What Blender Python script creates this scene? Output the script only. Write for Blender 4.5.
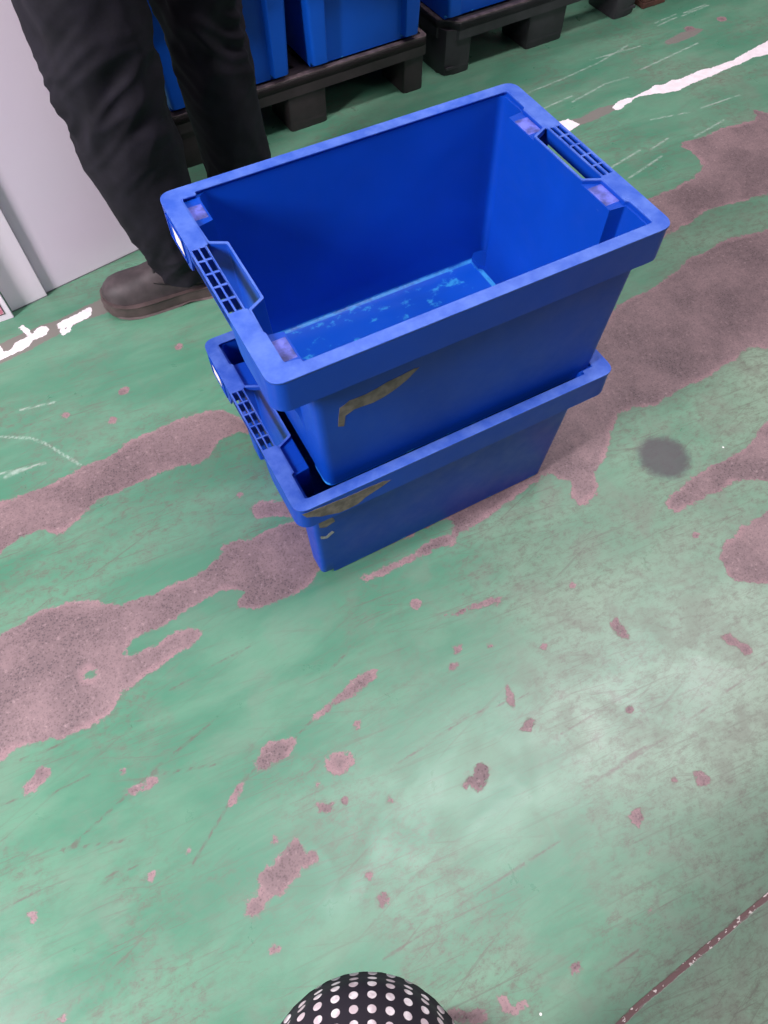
import bpy, bmesh, math, random
import numpy as np
from mathutils import Vector, Matrix
from mathutils import noise as mnoise

SC = bpy.context.scene
for o in list(bpy.data.objects):
    bpy.data.objects.remove(o)
COL = SC.collection

# ------------------------------------------------------------------ camera
cam = bpy.data.cameras.new('camera')
cam.sensor_fit = 'VERTICAL'
cam.sensor_height = 36.0
cam.sensor_width = 27.0
cam.lens = 36.0 * 705.47 / 1024.0
cam.clip_start = 0.02
camo = bpy.data.objects.new('camera', cam)
COL.objects.link(camo)
RX = Vector((0.880544, -0.473945, -0.004177))
DN = Vector((-0.411261, -0.759644, -0.503791))
FW = Vector((0.235597, 0.445328, -0.863816))
camo.matrix_world = Matrix(((RX.x, -DN.x, -FW.x, -0.4331),
                            (RX.y, -DN.y, -FW.y, -0.7338),
                            (RX.z, -DN.z, -FW.z, 1.2337),
                            (0, 0, 0, 1)))
SC.camera = camo

# ------------------------------------------------------------------ light
SC.view_settings.view_transform = 'Standard'
SC.view_settings.look = 'None'
SC.view_settings.exposure = 0.0
SC.view_settings.gamma = 1.0
SC.view_settings.use_curve_mapping = False
w = bpy.data.worlds.new('hall_air')
SC.world = w
w.use_nodes = True
bg = w.node_tree.nodes['Background']
# bright ceiling overhead, dimmer hall around
wt = w.node_tree
tc = wt.nodes.new('ShaderNodeTexCoord')
sx_ = wt.nodes.new('ShaderNodeSeparateXYZ')
wt.links.new(tc.outputs['Generated'], sx_.inputs[0])
mr = wt.nodes.new('ShaderNodeMapRange')
mr.interpolation_type = 'SMOOTHSTEP'
mr.inputs[1].default_value = 0.35
mr.inputs[2].default_value = 0.95
mr.inputs[3].default_value = 0.03
mr.inputs[4].default_value = 0.32
wt.links.new(sx_.outputs[2], mr.inputs[0])
wt.links.new(mr.outputs[0], bg.inputs[1])
bg.inputs[0].default_value = (0.97, 0.86, 0.98, 1)


def area(name, loc, target, sx, sy, power, col=(1.0, 0.93, 0.99)):
    l = bpy.data.lights.new(name, 'AREA')
    l.shape = 'RECTANGLE'
    l.size = sx
    l.size_y = sy
    l.energy = power
    l.color = col
    o = bpy.data.objects.new(name, l)
    COL.objects.link(o)
    o.location = loc
    d = Vector(target) - Vector(loc)
    o.rotation_euler = d.to_track_quat('-Z', 'Y').to_euler()
    return o


area('ceiling_or_fill_light', (1.35, -0.28, 4.8), (1.35, -0.28, 0), 4.6, 0.5, 172)
area('ceiling_or_fill_light', (-3.2, -0.6, 2.4), (-0.5, 0.75, 0.2), 0.6, 1.2, 225)  # left fill, added low to brighten the white boards
area('ceiling_or_fill_light', (5.6, -5.0, 4.6), (0, 0, 0.3), 1.4, 1.4, 55)
area('ceiling_or_fill_light', (1.5, 3.6, 5.4), (0.4, 0.5, 0), 5.0, 0.8, 95)


# ------------------------------------------------------------------ node helper
class NT:
    def __init__(self, name):
        m = bpy.data.materials.new(name)
        m.use_nodes = True
        self.m = m
        self.t = m.node_tree
        self.b = self.t.nodes['Principled BSDF']

    def n(self, kind, **kw):
        nd = self.t.nodes.new(kind)
        for k, v in kw.items():
            if k == 'inp':
                for i, x in v.items():
                    nd.inputs[i].default_value = x
            else:
                setattr(nd, k, v)
        return nd

    def l(self, a, b):
        self.t.links.new(a, b)

    def math(self, op, a, b=None, c=None, clamp=False):
        nd = self.n('ShaderNodeMath', operation=op, use_clamp=clamp)
        for i, x in enumerate((a, b, c)):
            if x is None:
                continue
            if hasattr(x, 'links'):
                self.l(x, nd.inputs[i])
            else:
                nd.inputs[i].default_value = x
        return nd.outputs[0]

    def ramp(self, x, lo, hi, a=0.0, b=1.0):
        nd = self.n('ShaderNodeMapRange', interpolation_type='SMOOTHSTEP')
        self.l(x, nd.inputs[0])
        for i, v in ((1, lo), (2, hi), (3, a), (4, b)):
            nd.inputs[i].default_value = v
        return nd.outputs[0]

    def mix(self, f, a, b):
        nd = self.n('ShaderNodeMix', data_type='RGBA')
        for s, x in ((nd.inputs[0], f), (nd.inputs[6], a), (nd.inputs[7], b)):
            if hasattr(x, 'links'):
                self.l(x, s)
            else:
                s.default_value = x if not isinstance(x, tuple) else (*x, 1)
        return nd.outputs[2]

    def noise(self, vec, scale, detail=4, rough=0.55, dist=0.0):
        nd = self.n('ShaderNodeTexNoise')
        nd.inputs['Scale'].default_value = scale
        nd.inputs['Detail'].default_value = detail
        nd.inputs['Roughness'].default_value = rough
        nd.inputs['Distortion'].default_value = dist
        self.l(vec, nd.inputs['Vector'])
        return nd.outputs[0]

    def vec(self, v, scale=(1, 1, 1), rot=(0, 0, 0), loc=(0, 0, 0)):
        nd = self.n('ShaderNodeMapping')
        nd.inputs['Scale'].default_value = scale
        nd.inputs['Rotation'].default_value = rot
        nd.inputs['Location'].default_value = loc
        self.l(v, nd.inputs[0])
        return nd.outputs[0]

    def obj(self):
        return self.n('ShaderNodeTexCoord').outputs['Object']

    def attr(self, name):
        return self.n('ShaderNodeAttribute', attribute_name=name).outputs['Fac']

    def bump(self, h, strength=0.3, dist=0.002):
        nd = self.n('ShaderNodeBump')
        nd.inputs['Strength'].default_value = strength
        nd.inputs['Distance'].default_value = dist
        self.l(h, nd.inputs['Height'])
        self.l(nd.outputs[0], self.b.inputs['Normal'])

    def col(self, c):
        if hasattr(c, 'links'):
            self.l(c, self.b.inputs['Base Color'])
        else:
            self.b.inputs['Base Color'].default_value = (*c, 1)

    def rough(self, r):
        if hasattr(r, 'links'):
            self.l(r, self.b.inputs['Roughness'])
        else:
            self.b.inputs['Roughness'].default_value = r


def plain(name, c, r=0.5, var=0.15, scale=30, bump=0.0, spec=0.5, sheen=0.0):
    k = NT(name)
    v = k.obj()
    n = k.noise(v, scale, 5)
    k.col(k.mix(k.ramp(n, 0.3, 0.7), tuple(x * (1 - var) for x in c), tuple(min(1, x * (1 + var)) for x in c)))
    k.rough(r)
    k.b.inputs['Specular IOR Level'].default_value = spec
    if sheen:
        k.b.inputs['Sheen Weight'].default_value = sheen
    if bump:
        k.bump(k.noise(v, scale * 6, 4), bump, 0.001)
    return k.m

# ------------------------------------------------------------------ outlines of the floor's marks (metres, floor plane)
BARE = [
 [(-1.08,0.192),(-1.072,0.258),(-0.837,0.295),(-0.777,0.296),(-0.717,0.291),(-0.665,0.291),(-0.597,0.304),(-0.566,0.299),(-0.525,0.309),(-0.49,0.323),(-0.449,0.32),(-0.413,0.324),(-0.367,0.322),(-0.301,0.313),(-0.278,0.295),(-0.269,0.274),(-0.247,0.242),(-0.181,0.229),(-0.199,0.189),(-0.259,0.213),(-0.275,0.23),(-0.299,0.228),(-0.329,0.225),(-0.357,0.2),(-0.383,0.19),(-0.411,0.203),(-0.432,0.207),(-0.459,0.208),(-0.487,0.208),(-0.52,0.205),(-0.547,0.206),(-0.569,0.204),(-0.589,0.208),(-0.612,0.2),(-0.636,0.187),(-0.655,0.177),(-0.679,0.164),(-0.697,0.17),(-0.712,0.188),(-0.736,0.193),(-0.761,0.195),(-0.787,0.19),(-0.805,0.175),(-0.863,0.17)],
 [(-0.331,0.041),(-0.316,0.046),(-0.299,0.04),(-0.28,0.031),(-0.257,0.021),(-0.194,-0.002),(-0.191,-0.041),(-0.249,-0.023),(-0.274,-0.017),(-0.286,-0.006),(-0.305,0.0),(-0.332,0.015),(-0.335,0.026)],
 [(-1.115,-0.078),(-1.02,0.008),(-0.843,0.008),(-0.819,0.012),(-0.795,0.016),(-0.771,0.019),(-0.747,0.018),(-0.72,0.016),(-0.689,0.004),(-0.669,-0.01),(-0.651,-0.028),(-0.629,-0.036),(-0.61,-0.039),(-0.587,-0.044),(-0.563,-0.047),(-0.534,-0.047),(-0.504,-0.049),(-0.473,-0.048),(-0.45,-0.042),(-0.425,-0.031),(-0.408,-0.015),(-0.387,-0.014),(-0.37,-0.025),(-0.349,-0.027),(-0.326,-0.023),(-0.294,-0.025),(-0.263,-0.029),(-0.013,-0.013),(0.287,-0.132),(0.258,-0.174),(-0.144,-0.17),(-0.267,-0.153),(-0.291,-0.17),(-0.321,-0.178),(-0.342,-0.178),(-0.36,-0.174),(-0.385,-0.172),(-0.409,-0.168),(-0.429,-0.156),(-0.436,-0.147),(-0.429,-0.137),(-0.414,-0.127),(-0.427,-0.112),(-0.444,-0.105),(-0.469,-0.103),(-0.495,-0.107),(-0.521,-0.11),(-0.549,-0.117),(-0.569,-0.118),(-0.588,-0.119),(-0.607,-0.117),(-0.631,-0.117),(-0.649,-0.129),(-0.623,-0.138),(-0.598,-0.146),(-0.562,-0.141),(-0.53,-0.145),(-0.514,-0.155),(-0.514,-0.169),(-0.537,-0.179),(-0.573,-0.183),(-0.604,-0.191),(-0.632,-0.191),(-0.661,-0.201),(-0.68,-0.199),(-0.69,-0.216),(-0.708,-0.229),(-0.727,-0.235),(-0.749,-0.233),(-0.77,-0.231),(-0.796,-0.23),(-0.815,-0.221),(-0.835,-0.214),(-0.86,-0.211),(-0.881,-0.213),(-0.895,-0.22),(-0.98,-0.232)],
 [(-0.217,-0.2),(-0.178,-0.208),(-0.156,-0.207),(-0.1,-0.207),(-0.04,-0.201),(-0.003,-0.206),(0.013,-0.194),(0.014,-0.179),(-0.017,-0.162),(-0.105,-0.114),(-0.024,0.037),(0.199,-0.008),(0.621,0.121),(0.677,0.144),(0.736,0.151),(0.798,0.151),(0.865,0.165),(0.947,0.192),(0.993,0.191),(1.049,0.201),(1.1,0.198),(1.199,0.178),(1.752,0.115),(1.342,-0.233),(1.068,-0.178),(0.954,-0.148),(0.898,-0.139),(0.883,-0.117),(0.864,-0.112),(0.83,-0.12),(0.807,-0.125),(0.758,-0.129),(0.706,-0.138),(0.659,-0.133),(0.622,-0.134),(0.588,-0.14),(0.56,-0.141),(0.521,-0.128),(0.491,-0.123),(0.47,-0.124),(0.454,-0.139),(0.435,-0.151),(0.405,-0.181),(0.372,-0.207),(0.351,-0.217),(0.331,-0.228),(0.323,-0.252),(0.306,-0.27),(0.279,-0.277),(0.26,-0.272),(0.253,-0.248),(0.27,-0.234),(0.278,-0.216),(0.261,-0.201),(0.252,-0.178),(0.071,-0.21),(0.005,-0.213),(-0.011,-0.23),(-0.051,-0.22),(-0.119,-0.221),(-0.164,-0.223),(-0.194,-0.219)],
 [(0.731,0.455),(1.006,0.428),(1.057,0.434),(1.099,0.431),(1.159,0.439),(1.21,0.456),(1.237,0.478),(1.246,0.505),(1.248,0.542),(1.237,0.569),(1.256,0.586),(1.301,0.578),(1.354,0.578),(1.405,0.584),(1.452,0.575),(1.516,0.569),(1.538,0.58),(1.551,0.615),(1.578,0.576),(2.159,0.594),(1.817,0.291),(1.509,0.299),(1.305,0.289),(1.255,0.297),(1.209,0.298),(1.167,0.306),(1.121,0.317),(1.083,0.31),(1.045,0.298),(0.999,0.296),(0.968,0.29),(0.719,0.266)],
 [(0.747,-0.297),(0.715,-0.303),(0.696,-0.311),(0.677,-0.321),(0.65,-0.325),(0.622,-0.328),(0.595,-0.328),(0.567,-0.327),(0.54,-0.328),(0.514,-0.327),(0.488,-0.334),(0.462,-0.341),(0.448,-0.339),(0.424,-0.347),(0.412,-0.357),(0.413,-0.368),(0.427,-0.382),(0.448,-0.381),(0.469,-0.379),(0.494,-0.38),(0.521,-0.38),(0.547,-0.381),(0.574,-0.38),(0.61,-0.393),(0.64,-0.409),(0.88,-0.497),(1.074,-0.322)],
 [(0.589,-0.463),(0.567,-0.468),(0.547,-0.468),(0.529,-0.471),(0.513,-0.469),(0.49,-0.473),(0.472,-0.478),(0.448,-0.485),(0.432,-0.494),(0.424,-0.515),(0.42,-0.536),(0.421,-0.549),(0.43,-0.56),(0.45,-0.572),(0.472,-0.586),(0.672,-0.685),(0.832,-0.541)],
 [(-0.521,-0.431),(-0.51,-0.419),(-0.498,-0.407),(-0.486,-0.406),(-0.473,-0.405),(-0.459,-0.415),(-0.444,-0.415),(-0.442,-0.426),(-0.449,-0.434),(-0.463,-0.436),(-0.479,-0.44),(-0.494,-0.439),(-0.508,-0.442)],
 [(-0.408,-0.406),(-0.392,-0.397),(-0.373,-0.394),(-0.354,-0.39),(-0.33,-0.385),(-0.312,-0.378),(-0.295,-0.375),(-0.278,-0.374),(-0.263,-0.38),(-0.266,-0.389),(-0.28,-0.394),(-0.306,-0.398),(-0.328,-0.402),(-0.352,-0.403),(-0.38,-0.408),(-0.397,-0.408)],
 [(-0.616,-0.619),(-0.613,-0.609),(-0.603,-0.605),(-0.592,-0.607),(-0.584,-0.598),(-0.58,-0.581),(-0.566,-0.576),(-0.554,-0.579),(-0.538,-0.573),(-0.522,-0.564),(-0.509,-0.564),(-0.5,-0.574),(-0.502,-0.587),(-0.489,-0.588),(-0.483,-0.597),(-0.492,-0.608),(-0.507,-0.608),(-0.52,-0.607),(-0.528,-0.616),(-0.546,-0.618),(-0.557,-0.623),(-0.572,-0.62),(-0.586,-0.624),(-0.594,-0.633),(-0.608,-0.631)],
 [(-0.42,-0.479),(-0.408,-0.474),(-0.395,-0.47),(-0.383,-0.48),(-0.367,-0.485),(-0.366,-0.499),(-0.381,-0.502),(-0.396,-0.51),(-0.411,-0.503),(-0.418,-0.494)],
 [(-0.874,-0.286),(-0.867,-0.274),(-0.856,-0.271),(-0.848,-0.259),(-0.834,-0.259),(-0.824,-0.27),(-0.826,-0.283),(-0.838,-0.287),(-0.849,-0.289),(-0.861,-0.29),(-0.871,-0.293)],
 [(-0.726,-0.369),(-0.721,-0.358),(-0.709,-0.36),(-0.694,-0.365),(-0.68,-0.36),(-0.669,-0.368),(-0.674,-0.378),(-0.688,-0.379),(-0.702,-0.373),(-0.714,-0.375)],
 [(-0.236,-0.618),(-0.226,-0.611),(-0.213,-0.606),(-0.206,-0.612),(-0.192,-0.603),(-0.179,-0.608),(-0.176,-0.619),(-0.187,-0.63),(-0.201,-0.633),(-0.212,-0.638),(-0.221,-0.629),(-0.232,-0.627)],
 [(-0.084,-0.518),(-0.073,-0.516),(-0.071,-0.529),(-0.074,-0.547),(-0.088,-0.552),(-0.092,-0.542)],
 [(-0.097,-0.59),(-0.085,-0.582),(-0.069,-0.579),(-0.06,-0.584),(-0.071,-0.594),(-0.085,-0.598)],
 [(0.116,-0.784),(0.129,-0.788),(0.139,-0.798),(0.131,-0.808),(0.116,-0.807),(0.114,-0.797)],
 [(-0.02,-0.789),(-0.007,-0.783),(0.004,-0.785),(0.007,-0.799),(0.0,-0.807),(-0.015,-0.809),(-0.022,-0.8)],
 [(0.321,-0.627),(0.336,-0.627),(0.345,-0.643),(0.355,-0.663),(0.348,-0.676),(0.334,-0.673),(0.332,-0.655),(0.321,-0.643)],
 [(0.157,-0.508),(0.175,-0.504),(0.175,-0.522),(0.172,-0.543),(0.16,-0.54),(0.157,-0.523)],
 [(-0.101,-0.35),(-0.08,-0.348),(-0.05,-0.353),(-0.02,-0.358),(0.01,-0.362),(0.014,-0.371),(-0.008,-0.373),(-0.04,-0.365),(-0.072,-0.359),(-0.093,-0.357)],
 [(-0.336,-0.892),(-0.324,-0.893),(-0.324,-0.909),(-0.305,-0.911),(-0.303,-0.92),(-0.324,-0.919),(-0.34,-0.914),(-0.341,-0.903)],
 [(-0.421,-0.87),(-0.403,-0.872),(-0.381,-0.886),(-0.363,-0.889),(-0.352,-0.896),(-0.36,-0.906),(-0.377,-0.901),(-0.407,-0.888),(-0.43,-0.884)],
 [(-0.223,-0.905),(-0.212,-0.907),(-0.206,-0.919),(-0.219,-0.922),(-0.227,-0.916)],
 [(-0.436,-0.697),(-0.425,-0.692),(-0.412,-0.697),(-0.415,-0.708),(-0.428,-0.713),(-0.437,-0.707)],
 [(-0.457,-0.533),(-0.446,-0.532),(-0.43,-0.542),(-0.436,-0.55),(-0.449,-0.55),(-0.457,-0.542)],
 [(-0.356,-0.576),(-0.343,-0.579),(-0.339,-0.593),(-0.351,-0.592)],
]
ISLAND = [
 [(-0.73,-0.136),(-0.719,-0.132),(-0.709,-0.144),(-0.714,-0.153),(-0.728,-0.146)],
 [(-0.655,-0.135),(-0.638,-0.129),(-0.612,-0.132),(-0.606,-0.142),(-0.621,-0.146),(-0.643,-0.145)],
]
WHITE = [
 [(1.184,0.822),(1.205,0.835),(1.228,0.84),(1.254,0.844),(1.27,0.835),(1.306,0.841),(1.341,0.846),(1.378,0.858),(1.4,0.846),(1.443,0.854),(1.468,0.847),(1.511,0.849),(1.558,0.856),(1.599,0.847),(1.633,0.848),(1.69,0.851),(1.753,0.864),(1.813,0.873),(1.871,0.884),(2.535,0.926),(2.439,0.842),(1.814,0.824),(1.752,0.831),(1.693,0.822),(1.644,0.823),(1.596,0.816),(1.544,0.812),(1.52,0.812),(1.477,0.81),(1.428,0.799),(1.377,0.808),(1.338,0.823),(1.299,0.832),(1.276,0.832),(1.254,0.82),(1.234,0.819),(1.21,0.807),(1.19,0.806)],
 [(0.984,0.837),(1.011,0.839),(1.033,0.839),(1.04,0.818),(1.049,0.801),(1.027,0.796),(1.003,0.787),(0.985,0.802),(0.972,0.815)],
 [(-0.54,0.737),(-0.527,0.741),(-0.493,0.746),(-0.454,0.753),(-0.455,0.74),(-0.458,0.728),(-0.47,0.721),(-0.494,0.719),(-0.521,0.716),(-0.534,0.715),(-0.539,0.722)],
 [(-0.539,0.714),(-0.525,0.71),(-0.513,0.711),(-0.514,0.7),(-0.524,0.699),(-0.537,0.695)],
 [(-0.649,0.712),(-0.642,0.722),(-0.634,0.725),(-0.624,0.727),(-0.612,0.728),(-0.598,0.735),(-0.586,0.745),(-0.576,0.746),(-0.567,0.744),(-0.563,0.731),(-0.567,0.722),(-0.57,0.716),(-0.587,0.714),(-0.604,0.713),(-0.612,0.707),(-0.619,0.698),(-0.635,0.693),(-0.649,0.691),(-0.668,0.69),(-0.687,0.687),(-0.716,0.681),(-0.71,0.727),(-0.685,0.739),(-0.677,0.731),(-0.675,0.708),(-0.662,0.705)],
 [(-0.621,0.77),(-0.613,0.77),(-0.609,0.76),(-0.602,0.748),(-0.603,0.734),(-0.61,0.734),(-0.616,0.749)],
]
GREY = [
 [(-0.749,0.72),(-0.675,0.74),(-0.646,0.743),(-0.602,0.748),(-0.577,0.753),(-0.536,0.75),(-0.49,0.759),(-0.451,0.765),(-0.409,0.77),(-0.411,0.713),(-0.445,0.716),(-0.489,0.717),(-0.542,0.701),(-0.58,0.693),(-0.618,0.684),(-0.654,0.679),(-0.69,0.674),(-0.76,0.664)],
 [(0.959,0.816),(1.003,0.838),(1.068,0.826),(1.147,0.842),(1.205,0.835),(1.205,0.81),(1.162,0.804),(1.112,0.796),(1.065,0.798),(1.024,0.792),(0.965,0.785)],
 [(1.567,1.044),(1.651,1.063),(1.716,1.063),(1.738,1.044),(1.682,1.024),(1.613,1.018),(1.567,1.023)],
]
CHIP = [(-0.309,0.527,0.0094),(-0.464,0.46,0.0113),(-0.509,0.391,0.0088),(-0.596,0.454,0.0088),(-0.337,0.081,0.0082),(-0.903,-0.469,0.0076),(-0.726,-0.504,0.0062),(-0.663,-0.499,0.004),(-0.598,-0.684,0.0074),(-0.428,-0.664,0.0062),(-0.535,-0.549,0.0064),(-0.338,-0.448,0.0069),(-0.441,-0.508,0.005),(-0.899,-0.618,0.0072),(-0.115,-0.416,0.0073),(-0.062,-0.438,0.0073),(-0.142,-0.439,0.009),(0.025,-0.487,0.0073),(0.09,-0.65,0.0087),(0.084,-0.779,0.005),(-0.14,-0.305,0.0113),(0.422,-0.439,0.0079),(1.836,1.065,0.017),(1.697,1.067,0.0201),(-0.719,-0.332,0.005),(-0.411,-0.548,0.0065),(-0.565,-0.456,0.0082),(-0.577,-0.463,0.0065),(-0.555,-0.447,0.0066),(-0.072,-0.908,0.003),(0.144,-0.411,0.0076),(-0.02,-0.842,0.0032),(0.154,-0.852,0.0033)]
SCRATCH = [((1.62,1.154),(1.721,1.166)),((1.613,1.135),(1.711,1.149)),((1.73,1.146),(1.862,1.159)),((1.75,1.159),(1.857,1.17)),((1.391,0.948),(1.661,0.985)),((1.096,0.906),(1.245,0.937)),((1.245,0.937),(1.333,0.934)),((0.995,1.011),(1.135,1.023)),((1.135,1.023),(1.308,1.047)),((1.308,1.047),(1.452,1.086)),((1.011,0.525),(1.162,0.562)),((1.303,0.589),(1.438,0.612)),((-0.738,0.463),(-0.682,0.43)),((-0.682,0.43),(-0.657,0.401)),((-0.657,0.401),(-0.606,0.309)),((-0.761,0.367),(-0.67,0.349)),((-0.682,0.517),(-0.608,0.502)),((1.15,0.601),(1.233,0.621)),((1.287,1.072),(1.482,1.062)),((0.986,0.918),(1.116,0.933)),((0.997,0.588),(1.125,0.614)),((-0.754,0.352),(-0.701,0.352)),((1.417,0.694),(1.571,0.689)),((1.245,0.718),(1.377,0.692))]
SCUFF = [((-0.836,-0.406),(-0.727,-0.372)),((-0.727,-0.372),(-0.66,-0.351)),((-0.66,-0.351),(-0.551,-0.325)),((-0.665,-0.519),(-0.59,-0.469)),((-0.59,-0.469),(-0.554,-0.444)),((-0.554,-0.444),(-0.52,-0.432)),((-0.446,-0.42),(-0.403,-0.405)),((-0.835,-0.311),(-0.768,-0.311)),((-0.945,-0.438),(-0.885,-0.44)),((-0.806,-0.467),(-0.722,-0.484)),((-0.842,-0.399),(-0.74,-0.438)),((-0.68,-0.359),(-0.578,-0.395)),((-0.911,-0.287),(-0.864,-0.295)),((-0.19,-0.938),(-0.119,-0.941)),((-0.865,-0.232),(-0.799,-0.239)),((-0.324,-0.541),(-0.159,-0.527)),((-0.159,-0.527),(-0.027,-0.549)),((-0.088,-0.722),(0.171,-0.715)),((0.171,-0.715),(0.365,-0.698)),((-0.041,-0.629),(0.086,-0.63)),((-0.46,-0.772),(-0.307,-0.766)),((-0.307,-0.766),(-0.137,-0.763)),((-0.602,-0.238),(-0.425,-0.229)),((-0.337,-0.34),(-0.289,-0.324)),((-0.016,-0.707),(0.083,-0.715)),((-0.606,0.238),(-0.489,0.202))]
SEAM = [(-0.22,-1.001),(-0.161,-0.994),(-0.064,-0.988),(0.038,-0.982),(0.146,-0.976)]
STAIN = [(0.488, -0.261), (0.537, -0.287), (0.531, -0.21)]

# ------------------------------------------------------------------ floor paint map (metres on the floor)
def segdist(px, py, a, b):
    ax, ay = a
    bx, by = b
    dx, dy = bx - ax, by - ay
    L = dx * dx + dy * dy + 1e-12
    t = np.clip(((px - ax) * dx + (py - ay) * dy) / L, 0, 1)
    return np.hypot(px - ax - t * dx, py - ay - t * dy)


def polysdf(px, py, poly, far=0.06):
    out = np.full(px.shape, far)
    P = np.array(poly)
    m = 0.06
    sel = (px > P[:, 0].min() - m) & (px < P[:, 0].max() + m) & (py > P[:, 1].min() - m) & (py < P[:, 1].max() + m)
    if not sel.any():
        return out
    x, y = px[sel], py[sel]
    d = np.full(x.shape, 1e3)
    ins = np.zeros(x.shape, bool)
    for i in range(len(P)):
        a, b = P[i], P[(i + 1) % len(P)]
        d = np.minimum(d, segdist(x, y, a, b))
        if a[1] != b[1]:
            c = ((a[1] > y) != (b[1] > y)) & (x < (b[0] - a[0]) * (y - a[1]) / (b[1] - a[1]) + a[0])
            ins ^= c
    out[sel] = np.clip(np.where(ins, -d, d), -far, far)
    return out


def build_floor():
    fine_x = np.arange(-1.15, 2.35, 0.0065)
    fine_y = np.arange(-1.2, 1.62, 0.0065)
    xs = np.concatenate([[-9, -6, -4, -2.6, -1.8, -1.4], fine_x, [2.6, 3.2, 4.2, 6, 9]])
    ys = np.concatenate([[-9, -6, -4, -2.6, -1.8, -1.4], fine_y, [1.9, 2.5, 3.5, 5, 9]])
    nx, ny = len(xs), len(ys)
    X, Y = np.meshgrid(xs, ys)
    px, py = X.ravel(), Y.ravel()
    co = np.zeros((nx * ny, 3), np.float32)
    co[:, 0] = px
    co[:, 1] = py
    i = np.arange((ny - 1) * (nx - 1))
    r, c = i // (nx - 1), i % (nx - 1)
    q = np.stack([r * nx + c, r * nx + c + 1, (r + 1) * nx + c + 1, (r + 1) * nx + c], 1).astype(np.int32)
    me = bpy.data.meshes.new('floor')
    me.vertices.add(nx * ny)
    me.vertices.foreach_set('co', co.ravel())
    me.loops.add(q.size)
    me.loops.foreach_set('vertex_index', q.ravel())
    me.polygons.add(len(q))
    me.polygons.foreach_set('loop_start', np.arange(0, q.size, 4, dtype=np.int32))
    me.polygons.foreach_set('loop_total', np.full(len(q), 4, np.int32))
    me.update(calc_edges=True)

    def put(name, arr):
        a = me.attributes.new(name, 'FLOAT', 'POINT')
        a.data.foreach_set('value', arr.astype(np.float32))
    bare = np.full(px.shape, 0.06)
    for P in BARE:
        bare = np.minimum(bare, polysdf(px, py, P))
    for x, y, rr in CHIP:
        bare = np.minimum(bare, np.clip(np.hypot(px - x, (py - y) * 1.15) - rr, -0.06, 0.06))
    for P in ISLAND:
        bare = np.maximum(bare, -polysdf(px, py, P))
    put('bare', bare)
    for nm, L in (('white', WHITE), ('grey', GREY)):
        a = np.full(px.shape, 0.06)
        for P in L:
            a = np.minimum(a, polysdf(px, py, P))
        put(nm, a)
    for nm, L in (('scratch', SCRATCH), ('scuff', SCUFF), ('seam', list(zip(SEAM[:-1], SEAM[1:])))):
        a = np.full(px.shape, 0.06)
        for s, e in L:
            a = np.minimum(a, segdist(px, py, s, e))
        put(nm, a)
    o = bpy.data.objects.new('floor', me)
    COL.objects.link(o)
    o['kind'] = 'structure'

    k = NT('painted_concrete')
    v = k.obj()
    fine = k.noise(v, 120, 6, 0.75)
    mid = k.noise(v, 38, 6, 0.65)
    wob = k.math('ADD', k.math('MULTIPLY', k.math('SUBTRACT', mid, 0.5), 0.030),
                 k.math('MULTIPLY', k.math('SUBTRACT', fine, 0.5), 0.020))

    def mask(name, lo, hi, amp=1.0):
        s = k.math('ADD', k.attr(name), k.math('MULTIPLY', wob, amp))
        return k.ramp(s, lo, hi, 1.0, 0.0)
    # paint: green, worn pale and grimy along the traffic direction (X)
    sv = k.vec(v, (1.0, 3.2, 1.0), (0, 0, 0.05))
    streak = k.noise(sv, 3.0, 7, 0.62, 0.4)
    blot = k.noise(v, 1.6, 4, 0.55, 0.3)
    grime = k.noise(v, 11, 7, 0.7, 0.6)
    sep = k.n('ShaderNodeSeparateXYZ')
    k.l(v, sep.inputs[0])
    X_, Y_ = sep.outputs[0], sep.outputs[1]
    # paler towards +X, -Y: worn paint plus the strip light's floor reflection, painted in
    trend = k.math('ADD', k.math('MULTIPLY', X_, 0.42), k.math('MULTIPLY', Y_, -0.55))
    wear = k.math('ADD', trend, k.math('MULTIPLY', k.math('SUBTRACT', blot, 0.5), 1.3))
    wear_sheen_m = k.ramp(wear, 0.05, 0.75)
    g = k.mix(k.ramp(streak, 0.38, 0.66), (0.070, 0.225, 0.138), (0.120, 0.275, 0.178))
    g = k.mix(k.math('MULTIPLY', wear_sheen_m, 0.75), g, (0.270, 0.340, 0.255))
    gm = k.math('MULTIPLY', k.ramp(grime, 0.46, 0.66), k.math('ADD', k.math('MULTIPLY', wear_sheen_m, 0.55), 0.22))
    g = k.mix(gm, g, (0.165, 0.185, 0.145))
    # fine soot and tyre grit lying in the worn paint
    g1 = k.noise(k.vec(v, (1, 1.5, 1), (0, 0, 0.3)), 42, 9, 0.86, 0.15)
    gz = k.noise(v, 3.2, 4, 0.6, 0.5)
    dirt = k.math('MULTIPLY', k.ramp(g1, 0.45, 0.64), k.ramp(k.math('ADD', gz, k.math('MULTIPLY', wear_sheen_m, 0.26)), 0.40, 0.62, 0.12, 1.0))
    g = k.mix(k.math('MULTIPLY', dirt, 0.85), g, (0.130, 0.140, 0.108))
    # hair-thin scuffs crossing in a few directions
    for ang, sc_, lo_, st_ in ((0.10, 4.0, 0.57, 0.60), (-0.30, 3.2, 0.60, 0.55), (0.42, 3.0, 0.61, 0.55), (0.02, 7.0, 0.58, 0.50), (0.22, 5.0, 0.60, 0.5)):
        nn = k.noise(k.vec(k.vec(v, (1, 1, 1), (0, 0, ang)), (1.0, 34.0, 1.0), (0, 0, 0), (ang * 9, 1, 0)), sc_, 5, 0.72, 0.35)
        g = k.mix(k.math('MULTIPLY', k.math('MULTIPLY', k.ramp(nn, lo_, lo_ + 0.07), st_), k.ramp(gz, 0.38, 0.6, 0.45, 1.0)), g, (0.125, 0.135, 0.105))
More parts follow.
